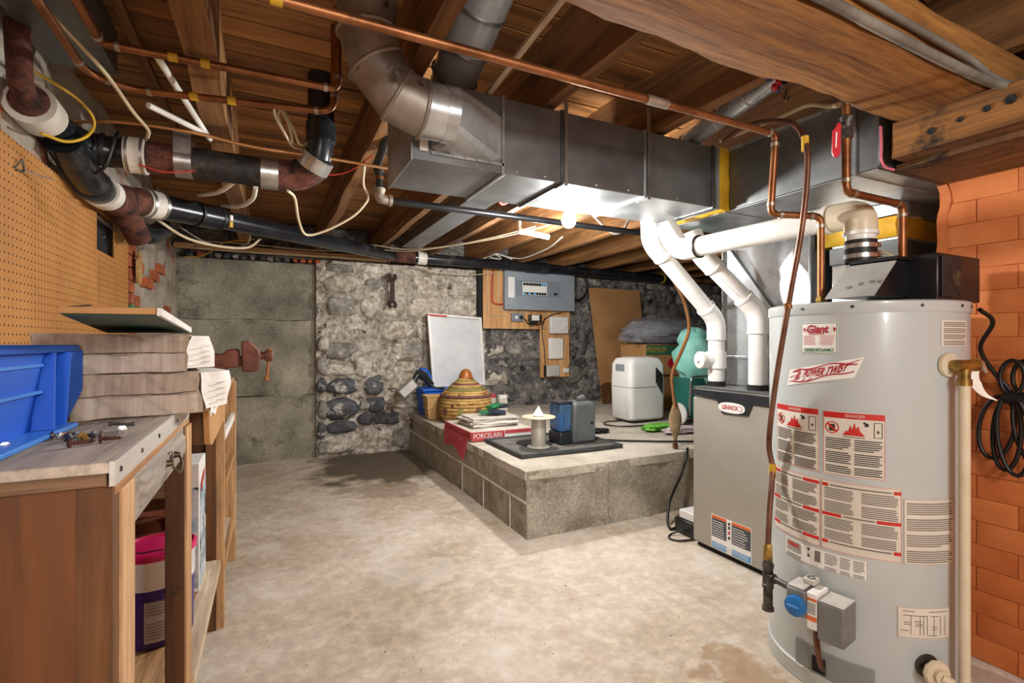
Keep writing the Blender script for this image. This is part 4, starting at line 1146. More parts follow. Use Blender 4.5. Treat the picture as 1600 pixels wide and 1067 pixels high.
# vise
vs = thing('bench_vise', 'rusty red bench vise mounted past the cartons', 'vise', (-.12, 2.0, BZ))
obj('base', G().box(-.21, -.12, 1.93, 2.04, BZ + .001, BZ + .03).box(-.19, -.13, 1.95, 2.02, BZ + .03, BZ + .07), 'vise_red', vs, bevel=.006)
obj('fixed_jaw', G().extrude([(-.24, 1.95, BZ + .06), (-.092, 1.95, BZ + .06), (-.092, 1.95, BZ + .118), (-.10, 1.95, BZ + .125), (-.13, 1.95, BZ + .122), (-.14, 1.95, BZ + .108), (-.24, 1.95, BZ + .108)], (0, .075, 0)), 'vise_red', vs, bevel=.006)
obj('moving_jaw', G().extrude([(-.083, 1.945, BZ + .045), (-.035, 1.945, BZ + .045), (-.025, 1.945, BZ + .10), (-.03, 1.945, BZ + .12), (-.06, 1.945, BZ + .152), (-.085, 1.945, BZ + .152), (-.085, 1.945, BZ + .12)], (0, .085, 0)), 'vise_red', vs, bevel=.006)
obj('slide', G().box(-.20, -.03, 1.968, 2.008, BZ + .062, BZ + .10), 'rust', vs, bevel=.003)
sc = obj('screw', G().tube([(-.06, 1.985, BZ + .10), (.0, 1.985, BZ + .10)], .014, 14).lathe([(.02, 0), (.022, .01), (.02, .022), (.012, .026)], (-.012, 1.985, BZ + .10), (1, 0, 0), 14), 'vise_red', vs)
obj('handle_bar', G().tube([(.002, 1.985, BZ + .118), (-.006, 1.985, BZ + .02)], .005, 10).lathe([(.009, 0), (.009, .01)], (-.007, 1.985, BZ + .012), n=10).lathe([(.009, 0), (.009, .01)], (.002, 1.985, BZ + .114), n=10), 'copper', sc)

# loose screws and bolts
def make_screw(L, rh, kind):
    g = G().lathe([(rh, 0), (rh, .003), (rh * .5, .004)], (0, 0, .005), (-1, 0, 0), 10 if kind else 6)
    g.tube([(0, 0, .005), (L * .85, 0, .0042), (L, 0, .004)], [.0025, .0022, .0006], 8)
    for k in range(int(L / .004)):
        x = .004 + k * .004
        if x < L * .9: g.lathe([(.0034, -.0006), (.0034, .0006)], (x, 0, .0045), (1, 0, 0), 8)
    return g
scr = [(-.298, 1.0, .3, .030, .006, 'dark_steel', 'dark screw lying at the left end of the screw pile'), (-.283, .985, 2.2, .024, .007, 'steel', 'bright bolt lying in the left half of the screw pile'),
       (-.270, .965, 1.1, .022, .007, 'dark_steel', 'dark bolt lying in the middle of the screw pile'), (-.262, .978, 4.0, .020, .007, 'steel', 'shiny bolt standing out in the middle of the screw pile'),
       (-.255, .97, 5.2, .018, .006, 'brass', 'brassy screw right of the middle of the pile'), (-.244, .975, 2.9, .022, .007, 'dark_steel', 'dark round headed bolt right of the brassy screw'),
       (-.232, .972, .6, .024, .006, 'steel', 'bright screw at the right end of the pile'), (-.215, 1.01, 1.7, .014, .008, 'steel', 'single short bolt standing apart right of the pile'),
       (-.247, 1.09, .1, .022, .004, 'dark_steel', 'small dark screw lying alone near the cartons, left of two'), (-.215, 1.075, 3.4, .018, .004, 'dark_steel', 'small dark screw lying alone near the cartons, right of two'),
       (-.222, .93, .2, .024, .007, 'rust', 'rusty bolt lying nearest the metal edge'), (-.252, .908, .5, .028, .006, 'rust', 'rusty screw lying in front of the pile'),
       (-.325, .92, 2.0, .022, .007, 'steel', 'shiny bolt beside the lip of the blue bin'), (-.332, .905, .9, .022, .007, 'dark_steel', 'dark bolt beside the lip of the blue bin')]
for (x, yy, a, L, rh, m, lab) in scr:
    g = make_screw(L, rh, rh < .0065)
    o = obj('screw', g.xf(Matrix.Translation((x, yy, BZ + .001)) @ Matrix.Rotation(a, 4, 'Z')), m, None, lab, 'screw', 'loose screws and bolts on the workbench')

# things on the bench shelves
pc = thing('paint_pail', 'purple and white paint pail with a pink lid under the workbench', 'pail', (-.285, 1.71, .275))
cx, cy, z0 = -.285, 1.71, .2745
obj('pail_body', G().lathe([(.083, 0), (.088, .004), (.090, .16)], (cx, cy, z0), n=36), 'purple_pail', pc)
obj('white_band', G().lathe([(.0905, .158), (.0915, .162), (.0925, .225), (.0945, .228), (.0945, .238), (.091, .24)], (cx, cy, z0), n=36), 'pail_white', pc)
obj('lid', G().lathe([(.092, .236), (.097, .236), (.097, .25), (.090, .254), (.086, .246), (.001, .245)], (cx, cy, z0), n=36), 'pink_lid', pc)
def onpail(u, v, r=.0915):
    th = math.radians(u)
    return (cx + r * math.cos(th), cy + r * math.sin(th), z0 + v)
lb = obj('label', G().sheet(lambda u, v: onpail(262 + 52 * u, .02 + .11 * v), 14, 2), 'pail_label', pc)
g = G()
for k in range(12):
    v = .03 + .008 * k + (.008 if k > 5 else 0)
    if k != 6: g.sheet(lambda u, w: onpail(265 + 45 * u * random.uniform(.97, 1), v + .0025 * w, .092), 8, 1)
obj('print', g, 'label_text', lb, kind='stuff')
obj('bail_ear', G().lathe([(.016, 0), (.014, .006), (.006, .008)], onpail(300, .15, .090), (math.cos(math.radians(300)), math.sin(math.radians(300)), 0), 14), 'rubber_black', pc)
obj('bail', G().tube(spline([onpail(300, .15, .098), onpail(302, .20, .10), onpail(300, .25, .098), onpail(285, .262, .085), onpail(250, .256, .07), onpail(215, .262, .086), onpail(200, .25, .098), onpail(198, .16, .098)]), .0022, 8), 'steel', pc)
for i, lab in enumerate(('lowest reddish board stacked under the workbench', 'second lowest reddish board stacked under the workbench', 'third reddish board up in the stack under the workbench', 'fourth reddish board up in the stack under the workbench', 'fifth reddish board up in the stack under the workbench', 'topmost reddish board stacked under the workbench')):
    a = .25 - .012 * i
    obj('red_board', G().obox((-.41 + .008 * i, 2.08 - .01 * i, .287 + .0265 * i), (.30, .16, .024), Matrix.Rotation(a, 3, 'Z')), 'red_board', None, lab, 'board', 'reddish boards stacked under the workbench', bevel=.003)
for i, lab in enumerate(('broad reddish board lying across the stack, lower of two', 'broad reddish board lying across the stack, upper of two')):
    obj('red_board', G().obox((-.43, 2.06, .449 + .027 * i), (.32, .26, .025), Matrix.Rotation(.15 - .1 * i, 3, 'Z')), 'red_board', None, lab, 'board', 'reddish boards stacked under the workbench', bevel=.003)
ib = thing('printed_carton', 'tall white carton with blue and dark print under the workbench', 'box', (-.235, 2.0, .275))
obj('carton', G().box(-.30, -.205, 1.93, 2.10, .2745, .70), 'label_white', ib, bevel=.003)
obj('printed_panel', G().box(-.2048, -.2032, 1.94, 2.09, .29, .62), 'print_box', ib)
obj('printed_panel', G().box(-.297, -.208, 1.9285, 1.9298, .29, .62), 'print_box', ib)
obj('red_stripe', G().extrude([(-.2028, 1.95, .60), (-.2028, 2.05, .635), (-.2028, 2.05, .66), (-.2028, 1.95, .625)], (-.0005, 0, 0)), 'label_red', ib)

# ================================================================ back wall fixtures
bd = thing('backing_board', 'plywood backing board holding the breaker panel on the stone wall', 'board', (2.6, 4.97, .70))
BY = 4.955
obj('plywood_sheet', G().box(2.07, 3.17, BY, BY + .018, 1.24, 1.89), 'ply_board', bd, bevel=.002)
obj('plywood_sheet', G().box(2.77, 3.16, BY, BY + .018, .69, 1.238), 'ply_board', bd, bevel=.002)
obj('batten', G().box(2.02, 2.068, BY + .019, 5.03, 1.22, 1.89), 'slot_dark', bd)
obj('batten', G().box(2.3, 2.36, BY + .019, 5.03, 1.24, 1.89).box(2.85, 2.91, BY + .019, 5.03, .70, 1.89), 'brown_stud', bd)
ep = thing('breaker_panel', 'grey electrical breaker panel on the plywood board', 'breaker panel', (2.73, 4.9, 1.455))
obj('cabinet', G().box(2.30, 3.165, 4.875, BY - .001, 1.455, 1.875), 'panel_grey', ep, bevel=.004)
dp = obj('cover', G().box(2.285, 3.175, 4.866, 4.874, 1.448, 1.882), 'panel_grey', ep, bevel=.003)
dd = obj('door', G().box(2.42, 2.98, 4.860, 4.8655, 1.60, 1.765), 'panel_mid', ep, bevel=.002)
obj('frame_line', G().box(2.415, 2.985, 4.8625, 4.8658, 1.592, 1.598).box(2.415, 2.985, 4.8625, 4.8658, 1.767, 1.773), 'panel_grey', ep)
obj('directory_card', G().box(2.325, 2.40, 4.862, 4.8655, 1.575, 1.80), 'label_white', ep)
obj('latch', G().box(2.895, 2.935, 4.853, 4.8597, 1.622, 1.645), 'slot_dark', dd)
br = obj('breaker_field', G().box(2.495, 2.80, 4.856, 4.8597, 1.612, 1.752), 'label_white', dd)
for k in range(9):
    x = 2.503 + k * .0325
    obj('breaker', G().box(x, x + .027, 4.851, 4.856, 1.715, 1.745), 'slot_dark' if k < 7 else 'label_blue', dd)
    obj('breaker', G().box(x, x + .027, 4.851, 4.856, 1.615, 1.642), 'label_blue' if k in (0, 2, 4) else 'slot_dark', dd)
for (x, z) in ((2.33, 1.49), (3.13, 1.49), (2.33, 1.84), (3.13, 1.84), (2.73, 1.49), (2.73, 1.84)):
    obj('screw', G().lathe([(.006, 0), (.005, .003)], (x, 4.866, z), (0, -1, 0), 10), 'steel', ep)
jb = thing('junction_box', 'small grey junction box left below the breaker panel', 'box', (2.47, 4.93, 1.33))
obj('box_body', G().box(2.40, 2.54, 4.915, BY - .001, 1.32, 1.41), 'panel_mid', jb, bevel=.008)
obj('cover_plate', G().lathe([(.018, 0), (.016, .004)], (2.45, 4.915, 1.365), (0, -1, 0), 12), 'label_white', jb)
obj('knockout', G().lathe([(.022, 0), (.02, .003)], (2.51, 4.915, 1.365), (0, -1, 0), 12), 'slot_dark', jb)
ob_ = thing('outlet_box', 'white faced outlet box below the middle of the breaker panel', 'outlet', (2.69, 4.93, 1.32))
obj('box_body', G().box(2.61, 2.77, 4.91, BY - .001, 1.32, 1.40), 'dark_steel', ob_, bevel=.004)
obj('face', G().box(2.635, 2.73, 4.902, 4.9095, 1.335, 1.395), 'label_white', ob_, bevel=.002)
obj('plug', G().box(2.60, 2.70, 4.89, 4.9095, 1.285, 1.325), 'rubber_black', ob_, bevel=.004)
def wbox(name, lab, x0, x1, z0, z1, dep, m, parts=()):
    t = thing(name, lab, 'box', ((x0 + x1) / 2, 4.93, z0))
    obj('housing', G().box(x0, x1, BY - dep, BY - .001, z0, z1), m, t, bevel=.012)
    for nm, a, b, c, d, mm in parts:
        obj(nm, G().box(a, b, BY - dep - .006, BY - dep - .0005, c, d), mm, t, bevel=.002)
    return t
wbox('control_box', 'white square plastic box under the right end of the breaker panel', 2.875, 3.12, 1.19, 1.385, .055, 'appliance_white', (('badge', 3.05, 3.10, 1.27, 1.33, 'label_white'),))
wbox('network_box', 'tall white rounded modem box in the middle of the plywood strip', 2.865, 3.055, .90, 1.14, .045, 'label_white')
t = wbox('adapter_box', 'pale grey box at the bottom of the plywood strip', 2.83, 3.01, .70, .83, .04, 'valve_pale')
obj('side_strip', G().box(2.815, 2.829, BY - .04, BY - .001, .70, .83), 'rubber_black', t)
wbox('phone_jack', 'tiny white jack at the bottom right of the plywood strip', 3.07, 3.15, .735, .79, .022, 'label_white')
wire('panel_cable', 'yellow cable running down the left of the plywood board', [(2.11, 4.945, 1.88), (2.12, 4.945, 1.6), (2.12, 4.945, 1.42), (2.16, 4.945, 1.38), (2.3, 4.945, 1.385), (2.41, 4.945, 1.37)], .005, 'cable_cream')
wire('panel_cable', 'red cable dropping beside the breaker panel into its side', [(2.19, 4.945, 1.88), (2.17, 4.94, 1.75), (2.165, 4.94, 1.6), (2.18, 4.935, 1.52), (2.25, 4.92, 1.505), (2.295, 4.92, 1.51)], .008, 'cable_red')
wire('panel_cable', 'thin cream cable curving under the breaker panel', [(2.25, 4.945, 1.88), (2.24, 4.945, 1.6), (2.26, 4.945, 1.47), (2.32, 4.945, 1.43), (2.5, 4.945, 1.425), (2.6, 4.945, 1.44)], .005, 'cable_cream')
wire('panel_cable', 'black cord looping from the outlet down the plywood strip', [(3.05, 4.945, 1.43), (2.93, 4.94, 1.41), (2.83, 4.935, 1.36), (2.80, 4.935, 1.31), (2.79, 4.945, 1.2), (2.82, 4.945, 1.0), (2.83, 4.945, .84)], .005, 'cord_black')
wire('panel_cable', 'short black cord between the junction box and the outlet', [(2.54, 4.94, 1.365), (2.58, 4.93, 1.33), (2.60, 4.92, 1.30), (2.70, 4.90, 1.29), (2.78, 4.92, 1.31), (2.82, 4.94, 1.36)], .006, 'cord_black')
wire('panel_cable', 'thick black cable loop at the right side of the breaker panel', [(3.17, 4.90, 1.60), (3.26, 4.90, 1.585), (3.34, 4.90, 1.64), (3.37, 4.90, 1.75), (3.34, 4.90, 1.85)], .013, 'cord_black')
wire('phone_wire', 'grey wires trailing down beside the white modem box', [(3.13, 4.94, 1.24), (3.17, 4.94, 1.12), (3.19, 4.93, 1.0), (3.17, 4.94, .90), (3.13, 4.945, .78)], .005, 'cable_grey')

wr_ = thing('hanging_wrench', 'rusty spanner hung on the stone wall above the whiteboard', 'wrench', (1.093, 4.94, 1.43))
wy = 4.925
obj('shaft', G().extrude([(1.070, wy, 1.49), (1.116, wy, 1.49), (1.112, wy, 1.71), (1.074, wy, 1.71)], (0, .014, 0)), 'dark_iron', wr_, bevel=.003)
g = G()
for (zc, up) in ((1.735, 1), (1.462, -1)):
    pts = []
    for k in range(13):
        a = math.radians(90 + 35 + k * (290 / 12)) if up > 0 else math.radians(-90 + 35 + k * (290 / 12))
        pts.append((1.093 + .030 * math.cos(a), wy + .006, zc + .032 * math.sin(a)))
    g.tube(pts, .016, 8)
obj('jaw', g, 'dark_iron', wr_)
obj('cement_patch', G().lathe([(.05, 0), (.045, .008), (.02, .01)], (1.10, 5.01, 1.74), (0, -1, 0), 12).xf(Matrix.Translation((0, 0, 0))), 'concrete_pour', wb)

# framed board leaning on the wall
fb = thing('framed_whiteboard', 'white framed board leaning against the stone wall behind the basket', 'whiteboard', (1.74, 4.85, .655))
def lean(u, v, o=0):
    x = 1.462 + .56 * u + .03 * v * (u - .5) - .008 * v
    return V((x, 4.80 + .12 * v - o, .655 + .70 * v + .035 * (1 - u) * (2 * v - 1)))
def lean_bar(u0, v0, u1, v1, d0, d1, m, name='frame_bar'):
    pts = [lean(u0, v0, d0), lean(u1, v0, d0), lean(u1, v1, d0), lean(u0, v1, d0)]
    return obj(name, G().loft([pts, [q + V((0, d0 - d1, 0)) for q in pts]]), m, fb, bevel=.002)
lean_bar(.04, .04, .96, .96, -.004, .004, 'screen_white', 'surface')
for (a, b, c, d) in ((0, 0, .05, 1), (.95, 0, 1, 1), (.05, 0, .95, .04), (.05, .965, .95, 1)):
    lean_bar(a, b, c, d, -.01, .018, 'appliance_white')
lean_bar(0.0, .965, .35, .985, .018, .020, 'label_red', 'tape_edge')
lean_bar(.10, .002, .26, .03, .018, .024, 'label_blue', 'clip'); lean_bar(.30, .002, .42, .03, .018, .024, 'valve_red', 'clip')
obj('blue_tub', G().loft([[(1.36, 4.66, .378), (1.80, 4.66, .378), (1.80, 4.92, .378), (1.36, 4.92, .378)], [(1.33, 4.64, .62), (1.83, 4.64, .62), (1.83, 4.94, .62), (1.33, 4.94, .62)], [(1.31, 4.62, .625), (1.85, 4.62, .625), (1.85, 4.95, .625), (1.31, 4.95, .625)], [(1.31, 4.62, .648), (1.85, 4.62, .648), (1.85, 4.95, .648), (1.31, 4.95, .648)]]), 'blue_plastic', None, 'dark blue tub under the framed whiteboard behind the baskets', 'tub', bevel=.004)
gt = thing('paddle_tool', 'grey flat headed tool with a blue and clear collar beside the whiteboard', 'tool', (1.3, 4.62, .62))
obj('head', G().obox((1.165, 4.60, .66), (.20, .03, .11), Matrix.Rotation(-.70, 3, 'Y')), 'mat_grey', gt, bevel=.012)
obj('head_face', G().obox((1.163, 4.58, .662), (.165, .012, .08), Matrix.Rotation(-.70, 3, 'Y')), 'valve_pale', gt, bevel=.006)
obj('neck', G().tube(spline([(1.22, 4.61, .72), (1.27, 4.63, .79), (1.34, 4.65, .76), (1.41, 4.68, .68)]), [.03] * 6 + [.045] * 7 + [.035] * 6, 14), 'humid_dark', gt)
obj('blue_collar', G().tube(spline([(1.30, 4.68, .83), (1.36, 4.70, .80), (1.40, 4.72, .72)]), [.025] * 4 + [.035] * 9, 14), 'blue_plastic', gt)
obj('handle', G().tube([(1.38, 4.66, .70), (1.44, 4.63, .652), (1.52, 4.60, .656)], .012, 10), 'humid_dark', gt)

# baskets
cb = thing('coil_basket', 'round coiled straw basket with a striped cone lid and wooden knob', 'basket', (1.63, 4.33, LZ))
bx, by, bz = 1.615, 4.28, LZ + .004
prof = [(.17, .008), (.205, .028), (.218, .06), (.225, .09), (.228, .12), (.226, .15), (.222, .18), (.216, .205)]
for i, (r, h) in enumerate(prof):
    m = 'coil_tan'
    obj('coil', G().tube([(bx + r * math.cos(2 * PI * k / 32), by + r * math.sin(2 * PI * k / 32), bz + h) for k in range(32)], .0165, 8, closed=True), m, cb, smooth=80)
for k in range(9):
    a = math.radians(195 + k * 19)
    if k % 2: continue
    obj('woven_patch', G().sheet(lambda u, v: (bx + (.243 + .001 * u) * math.cos(a + .2 * u), by + .243 * math.sin(a + .2 * u), bz + .085 + .05 * v), 5, 2), 'coil_olive' if k % 4 else 'coil_plum', cb)
obj('bottom', G().lathe([(.001, .001), (.18, .001), (.18, .012), (.001, .012)], (bx, by, bz), n=24), 'coil_tan', cb)
ld = obj('lid', G().lathe([(.22, .225), (.21, .25), (.06, .37), (.001, .375)], (bx, by, bz), n=32), 'coil_tan', cb)
for i, (r, h) in enumerate([(.222, .232), (.208, .248), (.190, .266), (.170, .283), (.150, .300), (.130, .316), (.112, .331), (.094, .346), (.078, .36), (.064, .374)]):
    obj('lid_coil', G().tube([(bx + r * math.cos(2 * PI * k / 32), by + r * math.sin(2 * PI * k / 32), bz + h) for k in range(32)], .0135, 8, closed=True), ('coil_plum', 'coil_tan', 'coil_tan', 'coil_olive', 'coil_olive', 'coil_tan', 'coil_plum', 'coil_tan', 'coil_olive', 'coil_tan')[i], ld, smooth=80)
obj('knob', G().lathe([(.062, .37), (.066, .385), (.058, .42), (.040, .455), (.02, .468), (.001, .47)], (bx, by, bz), n=20), 'knob_wood', ld, smooth=60)
wk = thing('wicker_planter', 'small pale wicker basket at the left edge of the platform', 'basket', (1.385, 4.5, LZ))
obj('woven_body', G().loft([[(1.385 + s * .5 * a, 4.52 + s * .42 * b, z) for a, b in ((-1, -1), (1, -1), (1, 1), (-1, 1))] for s, z in ((.125, LZ + .002), (.15, LZ + .11), (.168, LZ + .215))]), 'wicker', wk, bevel=.006)
for z, s in ((LZ + .218, .175), (LZ + .11, .155)):
    obj('woven_rim', G().tube([(1.385 + s * .5 * a, 4.52 + s * .42 * b, z) for a, b in ((-1, -1), (1, -1), (1, 1), (-1, 1))], .008, 8, closed=True), 'wicker', wk)
for k in range(7):
    x = 1.385 + (k - 3) * .022
    obj('stake', G().tube([(x * .9 + .1385, 4.52 - .054, LZ + .004), (1.385 + (k - 3) * .025, 4.52 - .073, LZ + .214)], .004, 6), 'wicker', wk)

# red tile carton, papers and gloves
rt = thing('porcelain_carton', 'torn red and grey carton of porcelain tiles on the platform edge', 'box', (1.55, 3.62, LZ))
obj('carton', G().box(1.305, 1.80, 3.335, 3.92, LZ + .006, LZ + .073).jitter(.005, 8), 'paper_grey', rt, bevel=.003)
obj('red_front', G().extrude([(1.303, 3.325, LZ + .008), (1.56, 3.325, LZ + .010), (1.56, 3.325, LZ + .07), (1.303, 3.325, LZ + .073)], (0, .008, 0)), 'red_card', rt)
obj('red_front', G().extrude([(1.57, 3.325, LZ + .045), (1.79, 3.326, LZ + .045), (1.79, 3.326, LZ + .071), (1.57, 3.325, LZ + .071)], (0, .008, 0)), 'red_card', rt)
obj('white_front', G().extrude([(1.562, 3.326, LZ + .01), (1.79, 3.327, LZ + .01), (1.79, 3.327, LZ + .044), (1.562, 3.326, LZ + .044)], (0, .007, 0)), 'label_white', rt)
obj('red_side', G().extrude([(1.296, 3.34, LZ + .02), (1.296, 3.92, LZ + .02), (1.296, 3.92, LZ + .07), (1.296, 3.34, LZ + .072)], (.008, 0, 0)), 'red_card', rt)
obj('torn_flap', G().extrude([(1.29, 3.36, LZ + .03), (1.265, 3.40, LZ - .14), (1.262, 3.60, LZ - .06), (1.262, 3.82, LZ - .09), (1.29, 3.90, LZ + .03)], (-.004, 0, 0)), 'red_card', rt)
g = text_on(lambda u, v: (1.425 + u, 3.3245, LZ + .042 + v), 'PORCELAIN', .052, 0, 0, fit=.22)
obj('lettering', g, 'label_white', rt, smooth=None)
z = LZ + .076
for i, (dx, dy, th, a, lab) in enumerate(((.0, 0, .018, .05, 'bottom grey folder in the paper pile on the red carton'), (.012, -.01, .014, -.12, 'second white folder in the paper pile on the red carton'), (-.01, .005, .012, .1, 'third crumpled envelope in the paper pile on the red carton'), (.015, -.006, .009, -.03, 'topmost pale envelope under the green gloves'))):
    o = obj('envelope', G().sheet(lambda u, v: Matrix.Rotation(a, 4, 'Z') @ V((-.19 + .38 * u, -.15 + .30 * v, wavy((u * 4, v * 3, i), .006, 1.5))), 10, 8, -th, (0, 0, -1)).xf(Matrix.Translation((1.55 + dx, 3.62 + dy, z + .004))), 'wrap_white' if i == 1 else 'paper_grey', None, lab, 'envelope', 'papers piled on the red carton', smooth=30)
    z += th + .003
gl = thing('work_gloves', 'pair of dark green rubber palmed work gloves on the paper pile', 'gloves', (1.62, 3.62, z))
def glove(c, ang, z0, pal, mo, mf):
    M_ = Matrix.Translation(c) @ Matrix.Rotation(ang, 4, 'Z')
    g = G().loft([[V((x, w * math.cos(q), h * math.sin(q) + h)) for q in [2 * PI * k / 12 for k in range(12)]] for x, w, h in ((-.09, .038, .015), (-.05, .042, .018), (0, .05, .022), (.045, .05, .02), (.06, .04, .014))]).xf(M_)
    o = obj('palm', g, mo, gl, smooth=60)
    for k, (yy, L) in enumerate(((-.036, .06), (-.012, .075), (.012, .07), (.036, .055))):
        obj('finger', G().tube([M_ @ V(q) for q in ((.04, yy, .018), (.05 + L * .5, yy * 1.1, .022), (.05 + L, yy * 1.15, .014))], [.012, .012, .008], 10), mf, gl, smooth=60)
    obj('thumb', G().tube([M_ @ V(q) for q in ((-.01, -.04, .018), (.02, -.065, .02), (.05, -.075, .016))], [.014, .013, .009], 10), mf, gl, smooth=60)
glove((1.60, 3.60, z + .008), 2.7, z, 1, 'glove_navy', 'glove_green')
glove((1.64, 3.66, z + .046), .5, z, 1, 'glove_green', 'glove_navy')

# sump cover, metal spool, humidifier
sm = thing('sump_cover', 'square dark grey sump cover with a raised rim set on the platform', 'cover', (1.77, 3.0, LZ))
obj('lid', G().box(1.405, 2.15, 2.735, 3.29, LZ + .005, LZ + .018), 'mat_grey', sm, bevel=.004)
obj('rim', G().box(1.39, 2.165, 2.72, 2.742, LZ + .005, LZ + .028).box(1.39, 2.165, 3.285, 3.305, LZ + .005, LZ + .028).box(1.39, 1.41, 2.742, 3.285, LZ + .005, LZ + .028).box(2.145, 2.165, 2.742, 3.285, LZ + .005, LZ + .028), 'rim_grey', sm, bevel=.003)
obj('opening', G().lathe([(.13, 0), (.13, .002), (.001, .002)], (1.66, 3.05, LZ + .018), n=28), 'slot_dark', sm)
sp = thing('metal_spool', 'shiny metal spool with a wide pale flange standing on the sump cover', 'spool', (1.62, 2.92, LZ + .02))
obj('drum', G().lathe([(.05, .004), (.05, .195)], (1.62, 2.92, LZ + .021), n=30), 'tin', sp, smooth=50)
obj('bottom_flange', G().lathe([(.075, 0), (.078, .002), (.075, .005), (.04, .006)], (1.62, 2.92, LZ + .021), n=30), 'valve_pale', sp)
obj('top_flange', G().lathe([(.03, .196), (.112, .196), (.115, .2), (.112, .204), (.045, .206), (.03, .20)], (1.62, 2.92, LZ + .021), n=30), 'pvc_cream', sp)
obj('paper_cone', G().lathe([(.042, 0), (.02, .035), (.002, .065)], (1.625, 2.93, LZ + .228), n=5), 'wrap_white', sp)
hu = thing('humidifier', 'dark grey humidifier with a translucent blue water tank on the sump cover', 'humidifier', (1.93, 2.99, LZ + .02))
hz = LZ + .0195
obj('body', G().box(1.875, 2.06, 2.88, 3.06, hz, hz + .285), 'humid_grey', hu, bevel=.022)
obj('side_panel', G().box(1.89, 2.045, 2.876, 2.8795, hz + .02, hz + .265), 'humid_grey', hu, bevel=.003)
obj('logo', G().lathe([(.012, 0), (.011, .002)], (2.02, 2.876, hz + .14), (0, -1, 0), 14), 'humid_dark', hu)
obj('tank_base', G().box(1.775, 1.875, 2.90, 3.06, hz, hz + .085), 'humid_dark', hu, bevel=.012)
obj('water_tank', G().box(1.78, 1.873, 2.905, 3.055, hz + .087, hz + .275), 'blue_tank', hu, bevel=.012)
obj('tank_core', G().tube([(1.826, 2.975, hz + .09), (1.826, 2.975, hz + .20)], .022, 14), 'label_blue', hu)
obj('tank_cap', G().box(1.772, 1.88, 2.90, 3.06, hz + .277, hz + .292), 'humid_dark', hu, bevel=.006)
obj('nozzle', G().tube([(2.02, 2.98, hz + .287), (2.0, 2.97, hz + .305), (1.95, 2.96, hz + .30)], [.024, .026, .012], 12), 'humid_grey', hu)
obj('dial', G().box(2.061, 2.074, 2.92, 2.98, hz + .02, hz + .09), 'rubber_black', hu, bevel=.004)
wire('humidifier_cable', 'black cord trailing from the humidifier over the platform', [(2.08, 2.98, LZ + .04), (2.2, 2.95, LZ + .012), (2.5, 2.75, LZ + .01), (2.75, 2.60, LZ + .01), (2.82, 2.42, LZ - .02), (2.80, 2.38, .30), (2.66, 2.36, .22), (2.50, 2.34, .12), (2.42, 2.30, .03), (2.36, 2.2, .012)], .007, 'cord_black', 'cord')

# dehumidifier and the pile behind it
dh = thing('dehumidifier', 'white portable dehumidifier standing on the platform', 'dehumidifier', (3.05, 3.63, LZ))
def rr(x0, x1, y0, y1, z, r=.05, n=5):
    pts = []
    for cx_, cy_, a0 in ((x1 - r, y1 - r, 0), (x0 + r, y1 - r, 90), (x0 + r, y0 + r, 180), (x1 - r, y0 + r, 270)):
        for k in range(n + 1):
            a = math.radians(a0 + 90 * k / n)
            pts.append((cx_ + r * math.cos(a), cy_ + r * math.sin(a), z))
    return pts
dz = LZ + .02
obj('shell', G().loft([rr(2.87, 3.24, 3.50, 3.76, dz), rr(2.85, 3.25, 3.475, 3.77, dz + .02), rr(2.845, 3.255, 3.47, 3.775, dz + .30), rr(2.85, 3.25, 3.475, 3.77, dz + .50), rr(2.875, 3.22, 3.50, 3.75, dz + .55), rr(2.93, 3.16, 3.55, 3.70, dz + .565)]), 'appliance_white', dh, smooth=50)
obj('tank_seam', G().loft([rr(2.8435, 3.2565, 3.4685, 3.7765, dz + .295), rr(2.8435, 3.2565, 3.4685, 3.7765, dz + .299)]), 'valve_grey', dh, smooth=50)
obj('foot_plinth', G().loft([rr(2.88, 3.22, 3.51, 3.74, LZ + .005), rr(2.88, 3.22, 3.51, 3.74, dz - .001)]), 'slot_dark', dh)
obj('control_panel', G().box(2.842, 2.8475, 3.56, 3.68, dz + .44, dz + .50), 'panel_mid', dh, bevel=.002)
for k in range(6):
    obj('vent_slat', G().box(3.13 + .014 * k, 3.138 + .014 * k, 3.4655, 3.472, dz + .33 - .02 * k, dz + .47 - .012 * k), 'slot_dark', dh)
wire('dehumidifier_cable', 'black cord looped on the platform in front of the dehumidifier', [(2.90, 3.6, LZ + .012), (2.70, 3.62, LZ + .012), (2.60, 3.50, LZ + .012), (2.66, 3.36, LZ + .012), (2.85, 3.32, LZ + .012), (3.05, 3.32, LZ + .012)], .006, 'cord_black', 'cord')
cs = thing('cardboard_sheet', 'tall plain cardboard sheet leaning on the stone wall', 'cardboard', (3.82, 4.8, LZ))
def cl(u, v):
    return (3.46 + .70 * u - .04 * v * (1 - u) + .05 * v * u, 4.72 + .22 * v + .02 * u, LZ + .006 + 1.36 * v)
obj('sheet', G().sheet(cl, 6, 10, .006, (0, 1, 0)), 'cardboard_tan', cs)
def cl2(u, v):
    a = cl(u, v * .15 * (1 + .25 * math.sin(u * 9) - .4 * u))
    return (a[0], a[1] - .002, a[2])
obj('damp_edge', G().sheet(cl2, 16, 3), 'brown_stud', cs)
